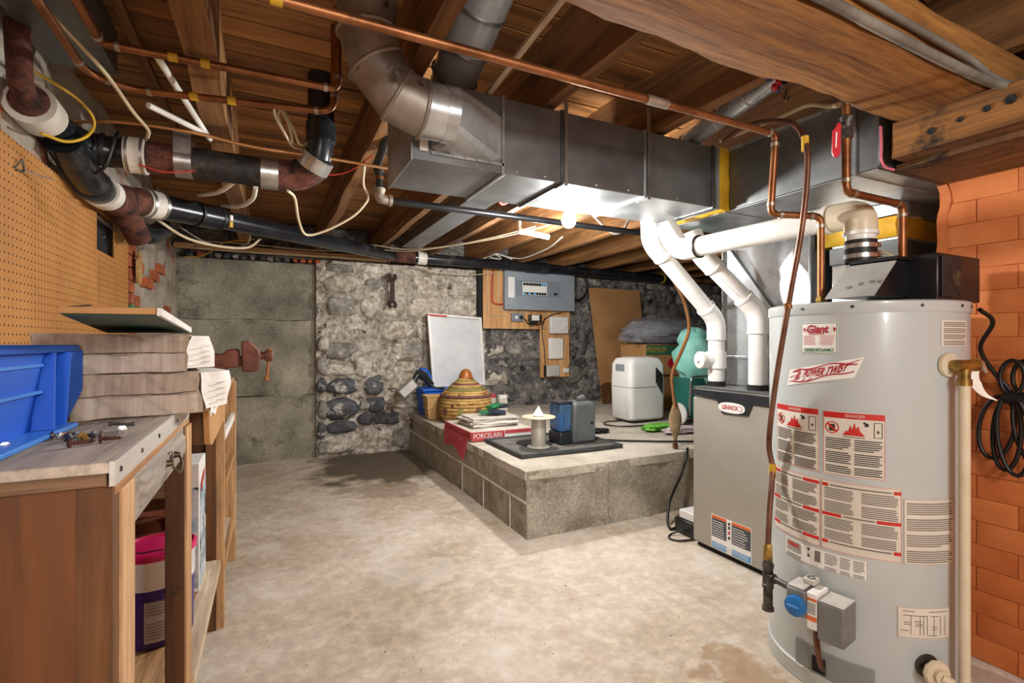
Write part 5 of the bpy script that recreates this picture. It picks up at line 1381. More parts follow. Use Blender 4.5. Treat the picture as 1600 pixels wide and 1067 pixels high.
for (lab, x0, x1, y0, y1, z0, z1, tx) in (('lower brown carton under the bagged blanket behind the dehumidifier', 3.52, 4.05, 4.05, 4.45, LZ + .006, .745, None), ('upper carton printed PREMIUM under the bagged blanket', 3.50, 4.03, 4.03, 4.44, .747, 1.07, 'PREMIUM')):
    t = thing('moving_carton', lab, 'box', ((x0 + x1) / 2, (y0 + y1) / 2, z0))
    obj('carton', G().box(x0, x1, y0, y1, z0, z1), 'cardboard_tan', t, bevel=.004)
    if tx:
        obj('green_band', G().box(x0 + .004, x1 - .004, y0 - .003, y0 - .0005, z1 - .11, z1 - .01), 'label_green', t)
        obj('lettering', text_on(lambda u, v: (3.645 + u, y0 - .004, z1 - .06 + v), tx, .085, 0, 0, fit=.26), 'tape_yellow', t, smooth=None)
        obj('red_spot', G().lathe([(.05, 0), (.05, .002)], (3.85, y0, z1 - .20), (0, -1, 0), 20), 'valve_red', t)
pbag = thing('bagged_blanket', 'grey blanket sealed in a clear plastic bag on the cartons', 'bag', (3.85, 4.2, 1.07))
def blob(c, s, n=24, m=14, amp=.12, sc=3.0, flat=None):
    rings = []
    for j in range(1, m):
        ph = PI * j / m
        ring = []
        for i in range(n):
            th = 2 * PI * i / n
            d = V((math.sin(ph) * math.cos(th), math.sin(ph) * math.sin(th), math.cos(ph)))
            r = 1 + amp * noise.noise(d * sc + V(c))
            q = V((c[0] + d.x * s[0] * r, c[1] + d.y * s[1] * r, c[2] + d.z * s[2] * r))
            if flat is not None: q.z = max(q.z, flat)
            ring.append(q)
        rings.append(ring)
    return G().loft(rings)
obj('blanket', blob((3.85, 4.20, 1.18), (.44, .26, .13), amp=.3, flat=1.076), 'fleece', pbag, smooth=80)
obj('plastic_film', blob((3.87, 4.20, 1.20), (.50, .30, .17), amp=.35, sc=4, flat=1.073), 'clear_bag', pbag, smooth=80)
obj('bag_corner', G().loft([[(3.34, 4.05, 1.10), (3.34, 4.07, 1.10), (3.33, 4.06, 1.105)], [(3.46, 4.02, 1.09), (3.46, 4.20, 1.09), (3.45, 4.10, 1.16)]]), 'clear_bag', pbag)

# teal shopping cart
tc_ = thing('shopping_cart', 'teal fabric shopping trolley with white wheels beside the dehumidifier', 'trolley', (3.42, 3.35, LZ))
obj('bag_top', blob((3.50, 3.30, .93), (.26, .165, .27), amp=.30, sc=2.6), 'teal_cloth', tc_, smooth=80)
obj('bag_hood', blob((3.43, 3.34, 1.11), (.12, .11, .12), amp=.25, sc=3), 'teal_cloth', tc_, smooth=80)
obj('bag_body', G().loft([rr(3.29, 3.62, 3.20, 3.44, LZ + .06, .04), rr(3.27, 3.63, 3.18, 3.45, LZ + .22, .05), rr(3.28, 3.63, 3.19, 3.45, LZ + .40, .05)]), 'teal_dark', tc_, smooth=50)
obj('frame', G().tube(fillet([(3.24, 3.18, LZ + .09), (3.24, 3.16, .80), (3.66, 3.16, .80), (3.66, 3.18, LZ + .09)], .05), .010, 10).tube([(3.20, 3.26, LZ + .09), (3.70, 3.26, LZ + .09)], .008, 8), 'steel', tc_)
for x in (3.20, 3.70):
    w = obj('wheel', G().lathe([(.03, -.012), (.088, -.012), (.092, -.006), (.092, .006), (.088, .012), (.03, .012)], (x, 3.26, LZ + .098), (1, 0, 0), 28), 'appliance_white', tc_)
    obj('hub', G().lathe([(.03, -.018), (.03, .018)], (x, 3.26, LZ + .098), (1, 0, 0), 16), 'dark_steel', w)
    obj('tyre', G().tube([(x, 3.26 + .084 * math.cos(2 * PI * k / 28), LZ + .098 + .084 * math.sin(2 * PI * k / 28)) for k in range(28)], .011, 8, closed=True), 'valve_pale', w)
obj('drawstring', G().tube(spline([(3.50, 3.19, .90), (3.49, 3.16, .84), (3.53, 3.16, .80), (3.54, 3.17, .88)]), .004, 6), 'dark_steel', tc_)
obj('garden_glove', blob((2.86, 3.14, LZ + .028), (.15, .10, .028), amp=.5, sc=3.5, flat=LZ + .005), 'lime_cloth', None, 'crumpled lime green glove lying on the platform', 'glove', smooth=70)
obj('garden_glove', blob((2.93, 2.96, LZ + .028), (.17, .07, .028), amp=.5, sc=3.5, flat=LZ + .005), 'lilac_cloth', None, 'crumpled lilac glove lying on the platform edge by the furnace', 'glove', smooth=70)
obj('rag', blob((2.36, 3.25, LZ + .02), (.08, .05, .016), amp=.4, sc=4, flat=LZ + .005), 'rubber_black', None, 'small dark rag on the platform behind the humidifier', 'rag', smooth=70)
for (x, yy, s, lab) in ((2.0, 4.6, .05, 'small white box against the wall right of the coiled basket'), (2.06, 4.45, .045, 'small clear bottle cap box right of the coiled basket')):
    t = thing('small_box', lab, 'box', (x, yy, LZ))
    obj('carton', G().box(x - s, x + s, yy - s * .7, yy + s * .7, LZ + .006, LZ + .16), 'paper_grey', t, bevel=.004)
    obj('coloured_top', G().box(x - s * .9, x + s * .9, yy - s * .6, yy + s * .6, LZ + .161, LZ + .20), 'red_card' if s > .046 else 'label_white', t, bevel=.004)

# ================================================================ furnace
FX = 2.08
fu = thing('furnace', 'grey gas furnace cabinet with a black top trim and oval badge', 'furnace', (2.45, 1.75, 0))
obj('cabinet', G().box(FX + .004, 2.82, 1.475, 2.005, .03, .852), 'furnace_grey', fu, bevel=.004)
obj('front_panel', G().box(FX - .012, FX + .003, 1.478, 2.003, .028, .80), 'furnace_grey', fu, bevel=.006)
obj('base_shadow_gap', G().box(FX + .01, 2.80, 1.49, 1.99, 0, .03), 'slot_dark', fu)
tr = obj('black_trim', G().extrude([(FX - .012, 2.003, .848), (FX - .012, 1.478, .848), (FX - .012, 1.478, .800), (FX - .012, 1.63, .800), (FX - .012, 1.655, .742), (FX - .012, 1.805, .736), (FX - .012, 1.835, .800), (FX - .012, 2.003, .815)], (-.010, 0, 0)), 'furnace_black', fu, bevel=.003)
def fr(u, v, o=.0235): return (FX - o, 1.744 - u, .771 + v)
el = [(.078 * math.copysign(abs(math.cos(a)) ** .8, math.cos(a)), .026 * math.copysign(abs(math.sin(a)) ** .8, math.sin(a))) for a in [2 * PI * k / 32 for k in range(32)]]
bg = obj('badge', G().extrude([fr(a, b, .0222) for a, b in el], (-.003, 0, 0)), 'appliance_white', tr)
obj('lettering', text_on(lambda u, v: fr(-.008 + u, v, .0258), 'LENNOX', .030, 0, 0, fit=.098, bold=.0009), 'label_crimson', bg, smooth=None)
obj('swoosh', G().tube([fr(.050 + .014 * math.cos(math.radians(a)), .011 * math.sin(math.radians(a)), .0258) for a in range(-100, 101, 20)], .0016, 6), 'label_crimson', bg)
def fl2(u, v, o=.0135): return (FX - o, 1.878 - u, .012 + .024 + v)
def frect(u0, u1, v0, v1, o, m, par, name='field'):
    return obj(name, G().extrude([fl2(u0, v0, o), fl2(u1, v0, o), fl2(u1, v1, o), fl2(u0, v1, o)], (-.0006, 0, 0)), m, par)
lab = frect(0, .24, 0, .172, .0125, 'label_white', fu, 'warning_label')
for u0, u1 in ((.004, .095), (.128, .236)):
    frect(u0, u1, .155, .169, .0133, 'label_orange', lab); frect(u0, u1, .06, .154, .0133, 'label_navy', lab)
    frect(u0, u1, .004, .034, .0133, 'label_blue', lab)
frect(.10, .125, .06, .169, .0133, 'label_white', lab)
g = G()
for s in range(2):
    for k in range(7):
        u0 = (.008, .132)[s]; u1 = u0 + (.08, .095)[s] * random.uniform(.7, 1)
        v = .067 + .012 * k
        g.extrude([fl2(u0, v, .014), fl2(u1, v, .014), fl2(u1, v + .003, .014), fl2(u0, v + .003, .014)], (-.0002, 0, 0))
obj('print', g, 'label_white', lab, kind='stuff')
g = G()
for k in range(4):
    v = .012 + .006 * k
    g.extrude([fl2(.01, v, .0142), fl2(.225, v, .0142), fl2(.225, v + .002, .0142), fl2(.01, v + .002, .0142)], (-.0002, 0, 0))
obj('print', g, 'label_white', lab, kind='stuff')
for v, m in ((.075, 'label_black'), (.10, 'label_red'), (.125, 'label_black'), (.145, 'label_black')):
    frect(.106, .118, v, v + .014, .0142, m, lab, 'symbol')
obj('top_plate', G().box(FX + .0, 2.83, 1.47, 2.01, .8525, .858), 'galv_dull', fu)

pn = thing('supply_plenum', 'bright cross broken sheet metal plenum standing on the furnace', 'plenum', (2.6, 1.78, .86))
PX = 2.30
def xb(y0, y1, z0, z1):
    c = (PX - .020, (y0 + y1) / 2, (z0 + z1) / 2)
    q = [(PX, y0, z0), (PX, y1, z0), (PX, y1, z1), (PX, y0, z1)]
    return G().add(q + [c], [(0, 1, 4), (1, 2, 4), (2, 3, 4), (3, 0, 4)])
obj('box', G().box(PX + .002, 2.80, 1.50, 2.0, .8585, 1.668), 'galv', pn)
obj('front_sheet', xb(1.505, 1.995, 1.02, 1.655), 'galv_bright', pn, smooth=None)
obj('lower_sheet', G().box(PX - .004, PX, 1.505, 1.995, .865, 1.01), 'galv', pn)
obj('drive_cleat', G().box(PX - .009, PX - .001, 1.50, 2.0, 1.008, 1.022), 'galv_bright', pn, bevel=.002)
obj('corner_seam', G().box(PX - .012, PX + .02, 1.995, 2.008, .862, 1.66).box(PX - .012, PX + .02, 1.493, 1.505, .862, 1.66), 'galv', pn, bevel=.003)
obj('brace', G().bar((PX - .022, 1.93, 1.60), (PX - .022, 1.52, 1.06), .004, .03, (1, 0, 0)), 'galv_dull', pn)
rp = thing('return_box', 'white panelled return air box behind the heater flue', 'plenum', (2.5, 1.25, 0))
obj('box', G().box(2.29, 2.80, 1.13, 1.395, 0, 1.525), 'galv_bright', rp)
obj('white_panel', G().box(2.282, 2.2895, 1.135, 1.39, .3, 1.43), 'appliance_white', rp, bevel=.003)
obj('top_band', G().box(2.278, 2.81, 1.122, 1.40, 1.44, 1.515), 'galv_dull', rp, bevel=.003)
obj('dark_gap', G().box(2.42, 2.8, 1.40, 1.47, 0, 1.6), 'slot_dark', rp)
f2 = thing('return_connector', 'yellow canvas connector between the return box and the duct above', 'connector', (2.5, 1.3, 1.53))
rings = []
for k in range(6):
    t = k / 5
    s = .012 * math.sin(PI * t)
    ring = []
    x0, x1, y0, y1 = 2.292 + s, 2.80, 1.135 + s, 1.46
    for (a, b, c, d) in ((x0, y0, x1, y0), (x1, y0, x1, y1), (x1, y1, x0, y1), (x0, y1, x0, y0)):
        for q in range(9):
            f = q / 9
            ring.append((a + (c - a) * f + wavy((q, t, a), .012, 3), b + (d - b) * f + wavy((q, t, b), .012, 3), 1.528 + .085 * t))
    rings.append(ring)
obj('canvas', G().loft(rings, False, False), 'insul_yellow', f2, smooth=60)
obj('metal_band', G().box(2.275, 2.81, 1.115, 1.12, 1.615, 1.665).box(2.275, 2.28, 1.12, 1.47, 1.615, 1.665), 'galv_bright', f2)

# PVC vent pipes of the furnace
def pvc(name, label, pts, r, ends, m='pvc_white', rad=.055):
    t = thing(name, label, 'pipe', pts[0])
    obj('tube', G().tube(fillet(pts, rad, 8), r, 22), m, t, smooth=60)
    for i in range(1, len(pts) - 1):
        p, a, b = V(pts[i]), V(pts[i - 1]), V(pts[i + 1])
        da, db = (a - p).normalized(), (b - p).normalized()
        e = obj('elbow_fitting', G().tube([p + da * (rad + .05)] + [q for q in fillet([a, p, b], rad, 8)[1:-1]] + [p + db * (rad + .05)], r + .006, 22), m, t, smooth=60)
        for d in (da, db):
            obj('socket_rim', G().tube([p + d * (rad + .042), p + d * (rad + .052)], r + .008, 22), m, e)
    return t
p1 = pvc('furnace_vent_pipe', 'white plastic vent pipe on the far side of the furnace bending toward the trunk duct', [(2.195, 1.96, .86), (2.195, 1.96, 1.215), (1.73, 1.955, 1.60), (1.73, 1.955, 1.80)], .043, 0)
obj('tee', G().tube([(2.195, 1.96, .955), (2.195, 1.96, 1.045)], .052, 22).tube([(2.195, 1.96, 1.0), (2.12, 1.985, 1.0)], .042, 20), 'pvc_white', p1)
obj('cap', G().lathe([(.046, 0), (.046, .022), (.04, .026)], (2.12, 1.985, 1.0), (-1, .2, 0), 22).lathe([(.016, 0), (.012, .014)], (2.096, 1.99, 1.0), (-1, .2, 0), 12), 'pvc_white', p1)
obj('rubber_boot', G().tube([(2.195, 1.96, .8585), (2.195, 1.96, .885)], .049, 22), 'rubber_black', p1)
p2 = pvc('furnace_vent_pipe', 'white plastic vent pipe on the near side of the furnace bending up behind the flue', [(2.19, 1.70, .86), (2.19, 1.70, 1.245), (1.90, 1.80, 1.535), (1.86, 1.815, 1.64)], .043, 0)
obj('rubber_boot', G().tube([(2.19, 1.70, .8585), (2.19, 1.70, .885)], .049, 22), 'rubber_black', p2)
obj('printed_line', text_on(lambda u, v: V((2.05, 1.748, 1.385)) + V((.29, -.10, -.29)).normalized() * u + V((-.035, -.034, -.024)) + V((.0, -.3, .1)).normalized() * v, '3 IN SCH 40 PVC DWV', .014, 0, 0), 'label_text', p2, smooth=None)

cl_ = thing('condensate_line', 'curved copper line hanging with a tan wrapped end in front of the trolley', 'pipe', (2.62, 2.62, LZ))
pts = spline([(1.85, 2.05, 1.62), (1.98, 2.15, 1.55), (2.14, 2.20, 1.43), (2.26, 2.25, 1.32), (2.33, 2.29, 1.18), (2.33, 2.34, 1.06), (2.35, 2.45, .90), (2.40, 2.50, .78), (2.45, 2.53, .64), (2.46, 2.54, .48)])
obj('tube', G().tube(pts, .011, 12), 'copper_bright', cl_, smooth=60)
obj('wrapped_end', G().loft([[V((2.455 + 1.35 * r * math.cos(a), 2.535 + r * .7 * math.sin(a), z)) for a in [2 * PI * k / 12 for k in range(12)]] for r, z in ((.012, .69), (.035, .61), (.040, .56), (.02, .48), (.010, .44))]), 'foam_tan', cl_, smooth=50)
obj('end_cap', G().tube([(2.46, 2.54, .386), (2.46, 2.54, .50)], .012, 12).tube([(2.46, 2.54, .384), (2.46, 2.54, .41)], .018, 12), 'copper_brown', cl_)
cpu = thing('condensate_pump', 'black condensate pump with a white cover on the floor by the furnace', 'pump', (2.2, 2.15, 0))
obj('reservoir', G().box(2.115, 2.32, 2.045, 2.19, .002, .085), 'black_paint', cpu, bevel=.006)
obj('white_cover', G().box(2.13, 2.29, 2.055, 2.17, .0855, .135), 'appliance_white', cpu, bevel=.006)
for k in range(3): obj('cover_rib', G().box(2.15 + k * .045, 2.16 + k * .045, 2.053, 2.0545, .09, .13), 'valve_pale', cpu)
wire('pump_cable', 'thin black cord curling on the floor beside the condensate pump', [(2.11, 2.12, .03), (2.05, 2.15, .008), (2.0, 2.11, .008), (2.02, 2.06, .008), (2.09, 2.04, .008), (2.16, 2.035, .008)], .005, 'cord_black', 'cord')
wire('trailing_cable', 'black cord dropping over the platform corner to the floor beside the furnace', [(2.50, 2.47, .392), (2.44, 2.425, .34), (2.40, 2.42, .25), (2.30, 2.38, .17), (2.19, 2.31, .12), (2.12, 2.25, .05), (2.10, 2.21, .012), (2.14, 2.2, .012)], .008, 'cord_black', 'cord')

# ================================================================ water heater
TX, TY, TR = 1.835, 1.021, .28
wh = thing('water_heater', 'tall grey gas water heater covered in warning labels beside the orange wall', 'water heater', (TX, TY, 0))
def cy(th, z, r=TR + .0012):
    a = math.radians(th)
    return V((TX + r * math.cos(a), TY + r * math.sin(a), z))
obj('tank_shell', G().lathe([(TR - .01, .02), (TR, .022), (TR, 1.188)], (TX, TY, 0), n=96), 'tank_enamel', wh, smooth=50)
obj('top_cap', G().lathe([(TR + .002, 1.186), (TR + .004, 1.190), (TR + .004, 1.218), (TR - .002, 1.2225), (.001, 1.2225)], (TX, TY, 0), n=96), 'tank_enamel', wh, smooth=50)
obj('base_ring', G().lathe([(TR + .003, .001), (TR + .006, .002), (TR + .006, .05), (TR, .054)], (TX, TY, 0), n=96), 'tank_dirty', wh, smooth=50)
for th in (176, 205, 240, 268, 283):
    obj('rim_screw', G().lathe([(.005, 0), (.004, .003)], cy(th, 1.205, TR + .004), (math.cos(math.radians(th)), math.sin(math.radians(th)), 0), 8), 'dark_steel', wh)
def patch(name, t0, t1, z0, z1, m, par, r=TR + .0012, n=None):
    n = n or max(2, int(abs(t1 - t0) / 2))
    return obj(name, G().sheet(lambda u, v: cy(t0 + (t1 - t0) * u, z0 + (z1 - z0) * v, r), n, 1), m, par, smooth=60)
D = 180 / PI / TR            # degrees of arc per metre
def tline(g, t0, t1, z, h, r):
    return g.sheet(lambda u, v: cy(t0 + (t1 - t0) * u, z + h * v, r), max(2, int((t1 - t0) / 3)), 1)
def paragraphs(name, par, cols, z0, z1, step=.0062, h=.0028, r=TR + .0022, gaps=(), m='label_text'):
    g = G()
    z = z1
    k = 0
    while z > z0:
        k += 1
        if k % 7 != 0:
            for (a, b) in cols:
                e = b - (b - a) * random.choice((0, .03, .05, .12, .3) if k % 7 == 6 else (0, .02, .05, .1))
                tline(g, a, e, z - h, h, r)
        z -= step
    return obj(name, g, m, par, kind='stuff')
def tcyl(s, size, th, z, g=None, r=TR + .0028, slope=0.0, **kw):
    return text_on(lambda u, v: cy(th + u * D, z + v + slope * u, r), s, size, 0, 0, g, **kw)
def border(par, t0, t1, z0, z1, m, w=.0016, r=TR + .0020):
    g = G()
    wt = w * D
    tline(g, t0, t1, z0, w, r); tline(g, t0, t1, z1 - w, w, r)
    tline(g, t0, t0 + wt, z0, z1 - z0, r); tline(g, t1 - wt, t1, z0, z1 - z0, r)
    return obj('border', g, m, par)
# maker's label
L1 = patch('maker_label', 174.6, 197.4, 1.062, 1.160, 'label_white', wh)
border(L1, 175, 197, 1.064, 1.158, 'label_green', .0014)
g = tcyl('Giant', .034, 185.3, 1.138, shear=.2, bold=.0012, fit=.066)
tline(g, 180, 190, 1.1225, .002, TR + .0028)
for th, s in ((177.3, 1), (195.6, -1)):
    g.add([cy(th - .7, 1.145), cy(th + .9, 1.140), cy(th, 1.128)], [(0, 1, 2)])
g.v = [V((TX, TY, p.z)) + (V((p.x, p.y, 0)) - V((TX, TY, 0))).normalized() * (TR + .0028) for p in g.v]
obj('script_name', g, 'label_crimson', L1, smooth=None)
paragraphs('print', L1, ((176.6, 184.5), (187, 195.4)), 1.086, 1.118, .0052, .0016, m='cable_pink')
obj('lettering', tcyl('GREENFOAM®', .0135, 186, 1.073, fit=.090, bold=.0005), 'label_green', L1, smooth=None)
# flame banner
def ban(u, v, r=TR + .0014):   # u 0..1 along, v 0..1 up
    return cy(163 + 43 * u + (2.5 + 2.5 * u) * v, .952 + .040 * u + (.053 + .009 * u) * v, r)
L2 = obj('banner_label', G().sheet(lambda u, v: ban(u, v), 24, 2), 'label_white', wh, smooth=60)
g = G()
def flame(u, v): return ban(u, v, TR + .0022)
up = [(.16 + .8 * k / 24, .86 + .07 * math.sin(k / 24 * 9.0 + 2.5) - .16 * (k / 24) ** 3) for k in range(25)]
lo = [(.10 + .86 * k / 24, .14 + .08 * math.sin(k / 24 * 9.0 + 2.3) + .22 * (k / 24) ** 3) for k in range(25)]
for k in range(24):
    for c, w in ((up, .07), (lo, .07)):
        a, b = c[k], c[k + 1]
        g.add([flame(a[0], a[1]), flame(b[0], b[1]), flame(b[0], b[1] + w), flame(a[0], a[1] + w)], [(0, 1, 2, 3)])
for (u0, v0, u1, v1, w) in ((.01, .18, .20, .40, .10), (.02, .48, .20, .62, .10), (.05, .80, .18, .86, .10), (.12, .30, .20, .90, .12), (.20, .08, .30, .25, .08), (.32, .12, .40, .24, .08)):
    g.add([flame(u0, v0), flame(u1, v1 - w), flame(u1 + .03, v1 + w), flame(u0 + .06, v0 + w)], [(0, 1, 2, 3)])
g.add([flame(.80, .55), flame(.99, .93), flame(.84, .80)], [(0, 1, 2)])
obj('flame', g, 'label_crimson', L2, smooth=None)
vs_, fs_ = text_flat('POWER TWIST', .03, shear=.3, bold=.0009)
w_ = max(p[0] for p in vs_) - min(p[0] for p in vs_)
obj('lettering', G().add([ban(.56 + a / w_ * .60, .54 + b / .052 * 1.05 + .03 * math.sin((a / w_ + .5) * 8), TR + .003) for a, b in vs_], fs_), 'label_crimson', L2, smooth=None)
# danger labels
def danger(t0, t1, z0, z1):
    L = patch('danger_label', t0, t1, z0, z1, 'label_paper', wh)
    border(L, t0 + .3, t1 - .3, z0 + .002, z1 - .002, 'cable_pink', .0012)
    patch('red_header', t0 + .6, t1 - .6, z1 - .020, z1 - .003, 'label_red', L, TR + .0020)
    c = (t0 + t1) / 2
    obj('lettering', tcyl('DANGER', .0125, c + 1, z1 - .0115), 'label_paper', L, smooth=None)
    w = t1 - t0
    zc = z1 - .050
    g = G()
    N = 24
    a_, R0 = t0 + w * .16, .0185
    for k in range(N):
        q0, q1 = 2 * PI * k / N, 2 * PI * (k + 1) / N
        P = lambda q, r: cy(a_ + r * math.cos(q) * D, zc + r * math.sin(q), TR + .0022)
        g.add([P(q0, R0), P(q1, R0), P(q1, R0 - .0028), P(q0, R0 - .0028)], [(0, 1, 2, 3)])
    P2 = lambda u, v: cy(a_ + u * D, zc + v, TR + .0026)
    g.add([P2(-.014, .010), P2(-.010, .014), P2(.014, -.010), P2(.010, -.014)], [(0, 1, 2, 3)])
    f0, f1 = t0 + w * .34, t0 + w * .68
    fl_ = [(0, -.018), (.18, -.004), (.22, -.012), (.35, .012), (.42, -.002), (.55, .020), (.60, .0), (.72, .010), (.80, -.006), (1, -.018)]
    for k in range(len(fl_) - 1):
        a, b = fl_[k], fl_[k + 1]
        g.add([cy(f0 + (f1 - f0) * a[0], zc - .020, TR + .0022), cy(f0 + (f1 - f0) * b[0], zc - .020, TR + .0022), cy(f0 + (f1 - f0) * b[0], zc + b[1], TR + .0022), cy(f0 + (f1 - f0) * a[0], zc + a[1], TR + .0022)], [(0, 1, 2, 3)])
    obj('red_symbol', g, 'label_red', L, smooth=None)
    g = G()
    can = [(-.008, -.011), (.008, -.011), (.008, .008), (.003, .011), (-.008, .009)]
    g.add([cy(a_ + u * D, zc + v, TR + .0018) for u, v in can], [tuple(range(5))])
    h0, h1 = t0 + w * .82, t0 + w * .95
    tline(g, h0, h1, zc - .022, .0016, TR + .0022); tline(g, h0, h1, zc + .022, .0016, TR + .0022)
    tline(g, h0, h0 + .35, zc - .022, .045, TR + .0022); tline(g, h1 - .35, h1, zc - .022, .045, TR + .0022)
    tline(g, (h0 + h1) / 2 - .5, (h0 + h1) / 2 + .5, zc - .008, .008, TR + .0022)
    tline(g, t0 + w * .68, t0 + w * .74, zc + .010, .010, TR + .0024); tline(g, t0 + w * .66, t0 + w * .70, zc + .018, .005, TR + .0024)
    tline(g, f0, f1, zc - .026, .002, TR + .0022)
    obj('black_symbol', g, 'label_black', L, smooth=None)
    paragraphs('print', L, ((t0 + w * .05, t0 + w * .47), (t0 + w * .52, t0 + w * .95)), z0 + .008, z1 - .082, .0060, .0030, m='label_black')
danger(151, 186.6, .690, .889)
danger(189.0, 221.5, .690, .886)
# operating instructions, two sheets
for (t0, t1) in ((147, 187.4), (187.8, 229.6)):
    L = patch('instruction_label', t0, t1, .455, .672, 'label_paper', wh)
    border(L, t0 + .3, t1 - .3, .457, .670, 'cable_pink', .0011)
    w = t1 - t0
    for z in (.652, .562, .476):
        if t0 < 160:
            bars = ((t0 + w * .02, t0 + w * .22), (t0 + w * .72, t0 + w * .98))
        else:
            bars = ((t0 + w * .02, t0 + w * (.10 if z != .562 else .27)), (t0 + w * (.90 if z != .562 else .70), t0 + w * .985))
        for a, b in bars: patch('red_bar', a, b, z, z + .010, 'label_red', L, TR + .0020)
        g = G()
        tline(g, bars[0][1] + 1, bars[1][0] - 1, z + .003, .004, TR + .002)
        obj('heading', g, 'label_text', L)
    for (za, zb) in ((.577, .648), (.49, .557)):
        paragraphs('print', L, ((t0 + w * .05, t0 + w * .42), (t0 + w * .52, t0 + w * .95)), za, zb, .0058, .0030, m='label_text')
L = patch('instruction_label', 230.3, 262, .453, .645, 'label_paper', wh)
border(L, 230.6, 261.7, .455, .643, 'label_text', .001)
for k in range(4):
    paragraphs('print', L, ((232, 260),), .462 + .046 * k, .494 + .046 * k, .0060, .0030, m='label_text')
L = patch('rating_plate', 161, 213, .386, .450, 'label_white', wh)
border(L, 161.3, 212.7, .388, .448, 'label_text', .001)
obj('script_name', tcyl('Giant', .020, 168.5, .432, shear=.2, bold=.0008), 'label_red', L, smooth=None)
paragraphs('print', L, ((163, 175), (190, 197), (198.5, 204), (205.5, 211)), .392, .440, .0058, .0024, m='label_text')
patch('barcode', 184, 187.5, .405, .440, 'label_text', L, TR + .002)
obj('symbol', G().add([cy(179, .440, TR + .002), cy(181, .440, TR + .002), cy(180, .428, TR + .002), cy(179, .412, TR + .002), cy(181, .412, TR + .002), cy(180, .424, TR + .002)], [(0, 1, 2), (3, 4, 5)]), 'label_black', L, smooth=None)
L = patch('wiring_label', 227, 258.5, .240, .332, 'label_paper', wh)
border(L, 227.3, 258.2, .242, .330, 'label_text', .001)
g = G()
for (a, b, z) in ((230, 236, .318), (244, 256, .318), (230, 243, .306), (236, 240, .290), (230.5, 234, .286), (230.5, 234, .280), (236.5, 240.5, .283), (236.5, 240.5, .277), (228.5, 233, .262), (244, 249, .250), (245, 250, .305), (246, 249, .275), (246, 249, .268)):
    tline(g, a, b, z, .002, TR + .002)
for th in (234, 239, 241, 243, 247, 251, 254):
    tline(g, th, th + .3, .252, .055, TR + .002)
obj('print', g, 'label_text', L, kind='stuff')
L = patch('notice_label', 252, 275, 1.086, 1.162, 'label_paper', wh)
for k in range(4):
    paragraphs('print', L, ((253.5, 273.5),), 1.090 + .018 * k, 1.102 + .018 * k, .0050, .0024, m='label_text')
# burner hatch
obj('burner_hatch', G().sheet(lambda u, v: cy(171 + 45 * u, .02 + .112 * v, TR + .004), 24, 1, .003, (0, 0, .01)), 'tank_dirty', wh, smooth=50)
obj('hatch_opening', G().sheet(lambda u, v: cy(183 + 8 * u, .06 + .05 * v, TR + .008), 6, 1), 'slot_dark', wh)

# gas valve (parts laid out along the tank's tangent and normal)
th0 = math.radians(190)
N_, T_ = V((math.cos(th0), math.sin(th0), 0)), V((-math.sin(th0), math.cos(th0), 0))
S_ = V((TX + TR * math.cos(th0), TY + TR * math.sin(th0), 0))
def loc(t, n, z): return S_ + T_ * t + N_ * n + V((0, 0, z))
def lbox(t0, t1, n0, n1, z0, z1):
    g = G().box(0, 1, 0, 1, 0, 1)
    return G().add([loc(t0 + (t1 - t0) * p.x, n0 + (n1 - n0) * p.y, z0 + (z1 - z0) * p.z) for p in g.v], g.f)
gv = obj('gas_valve', lbox(-.068, -.012, .022, .105, .262, .342), 'valve_grey', wh, bevel=.004)
obj('valve_top', lbox(-.066, -.020, .024, .10, .3425, .350), 'valve_pale', gv, bevel=.003)
obj('dial_block', lbox(-.040, -.005, .020, .060, .3505, .366), 'valve_pale', gv, bevel=.003)
obj('dial_ring', G().tube([loc(-.022 + .010 * math.cos(2 * PI * k / 16), .040 + .010 * math.sin(2 * PI * k / 16), .367) for k in range(16)], .0015, 6, closed=True), 'label_black', gv)
kn = obj('blue_knob', G().lathe([(.030, 0), (.031, .006), (.029, .018), (.024, .022), (.001, .022)], loc(-.036, .106, .296), N_, 26), 'knob_blue', gv, smooth=40)
obj('grip', G().add([loc(-.036 + a, .1285 + c, .296 + b) for a, b, c in ((-.018, -.006, 0), (.018, -.006, 0), (.018, .006, 0), (-.018, .006, 0), (-.016, -.003, .006), (.016, -.003, .006), (.016, .003, .006), (-.016, .003, .006))], [(0, 1, 5, 4), (1, 2, 6, 5), (2, 3, 7, 6), (3, 0, 4, 7), (4, 5, 6, 7)]), 'knob_blue', kn)
vl = obj('valve_label', lbox(-.011, .018, .02, .098, .236, .345), 'label_white', gv, bevel=.002)
obj('red_stripe', lbox(-.0105, .0175, .0985, .0990, .262, .276), 'label_orange', vl); obj('red_stripe', lbox(-.0105, .0175, .0985, .0990, .322, .330), 'label_orange', vl)
g = G()
for k in range(7): g.join(lbox(-.008, .014, .0985, .0989, .283 + .005 * k, .285 + .005 * k))
obj('print', g, 'label_text', vl, kind='stuff')
cb2 = obj('control_cover', lbox(.019, .090, .012, .100, .216, .330), 'valve_grey', gv, bevel=.004)
obj('cover_top', lbox(.020, .089, .013, .099, .3305, .334), 'valve_pale', cb2, bevel=.002)
obj('pilot_tube', G().tube(spline([loc(-.002, .06, .236), loc(-.002, .058, .18), loc(.004, .045, .11), loc(.006, .02, .085)]), .006, 10).tube(spline([loc(.006, .062, .236), loc(.007, .055, .17), loc(.010, .04, .10)]), .003, 8), 'copper_brown', gv)
obj('pipe_nipple', G().tube([loc(-.155, .035, .318), loc(-.066, .06, .318)], .0105, 12), 'dark_steel', gv)
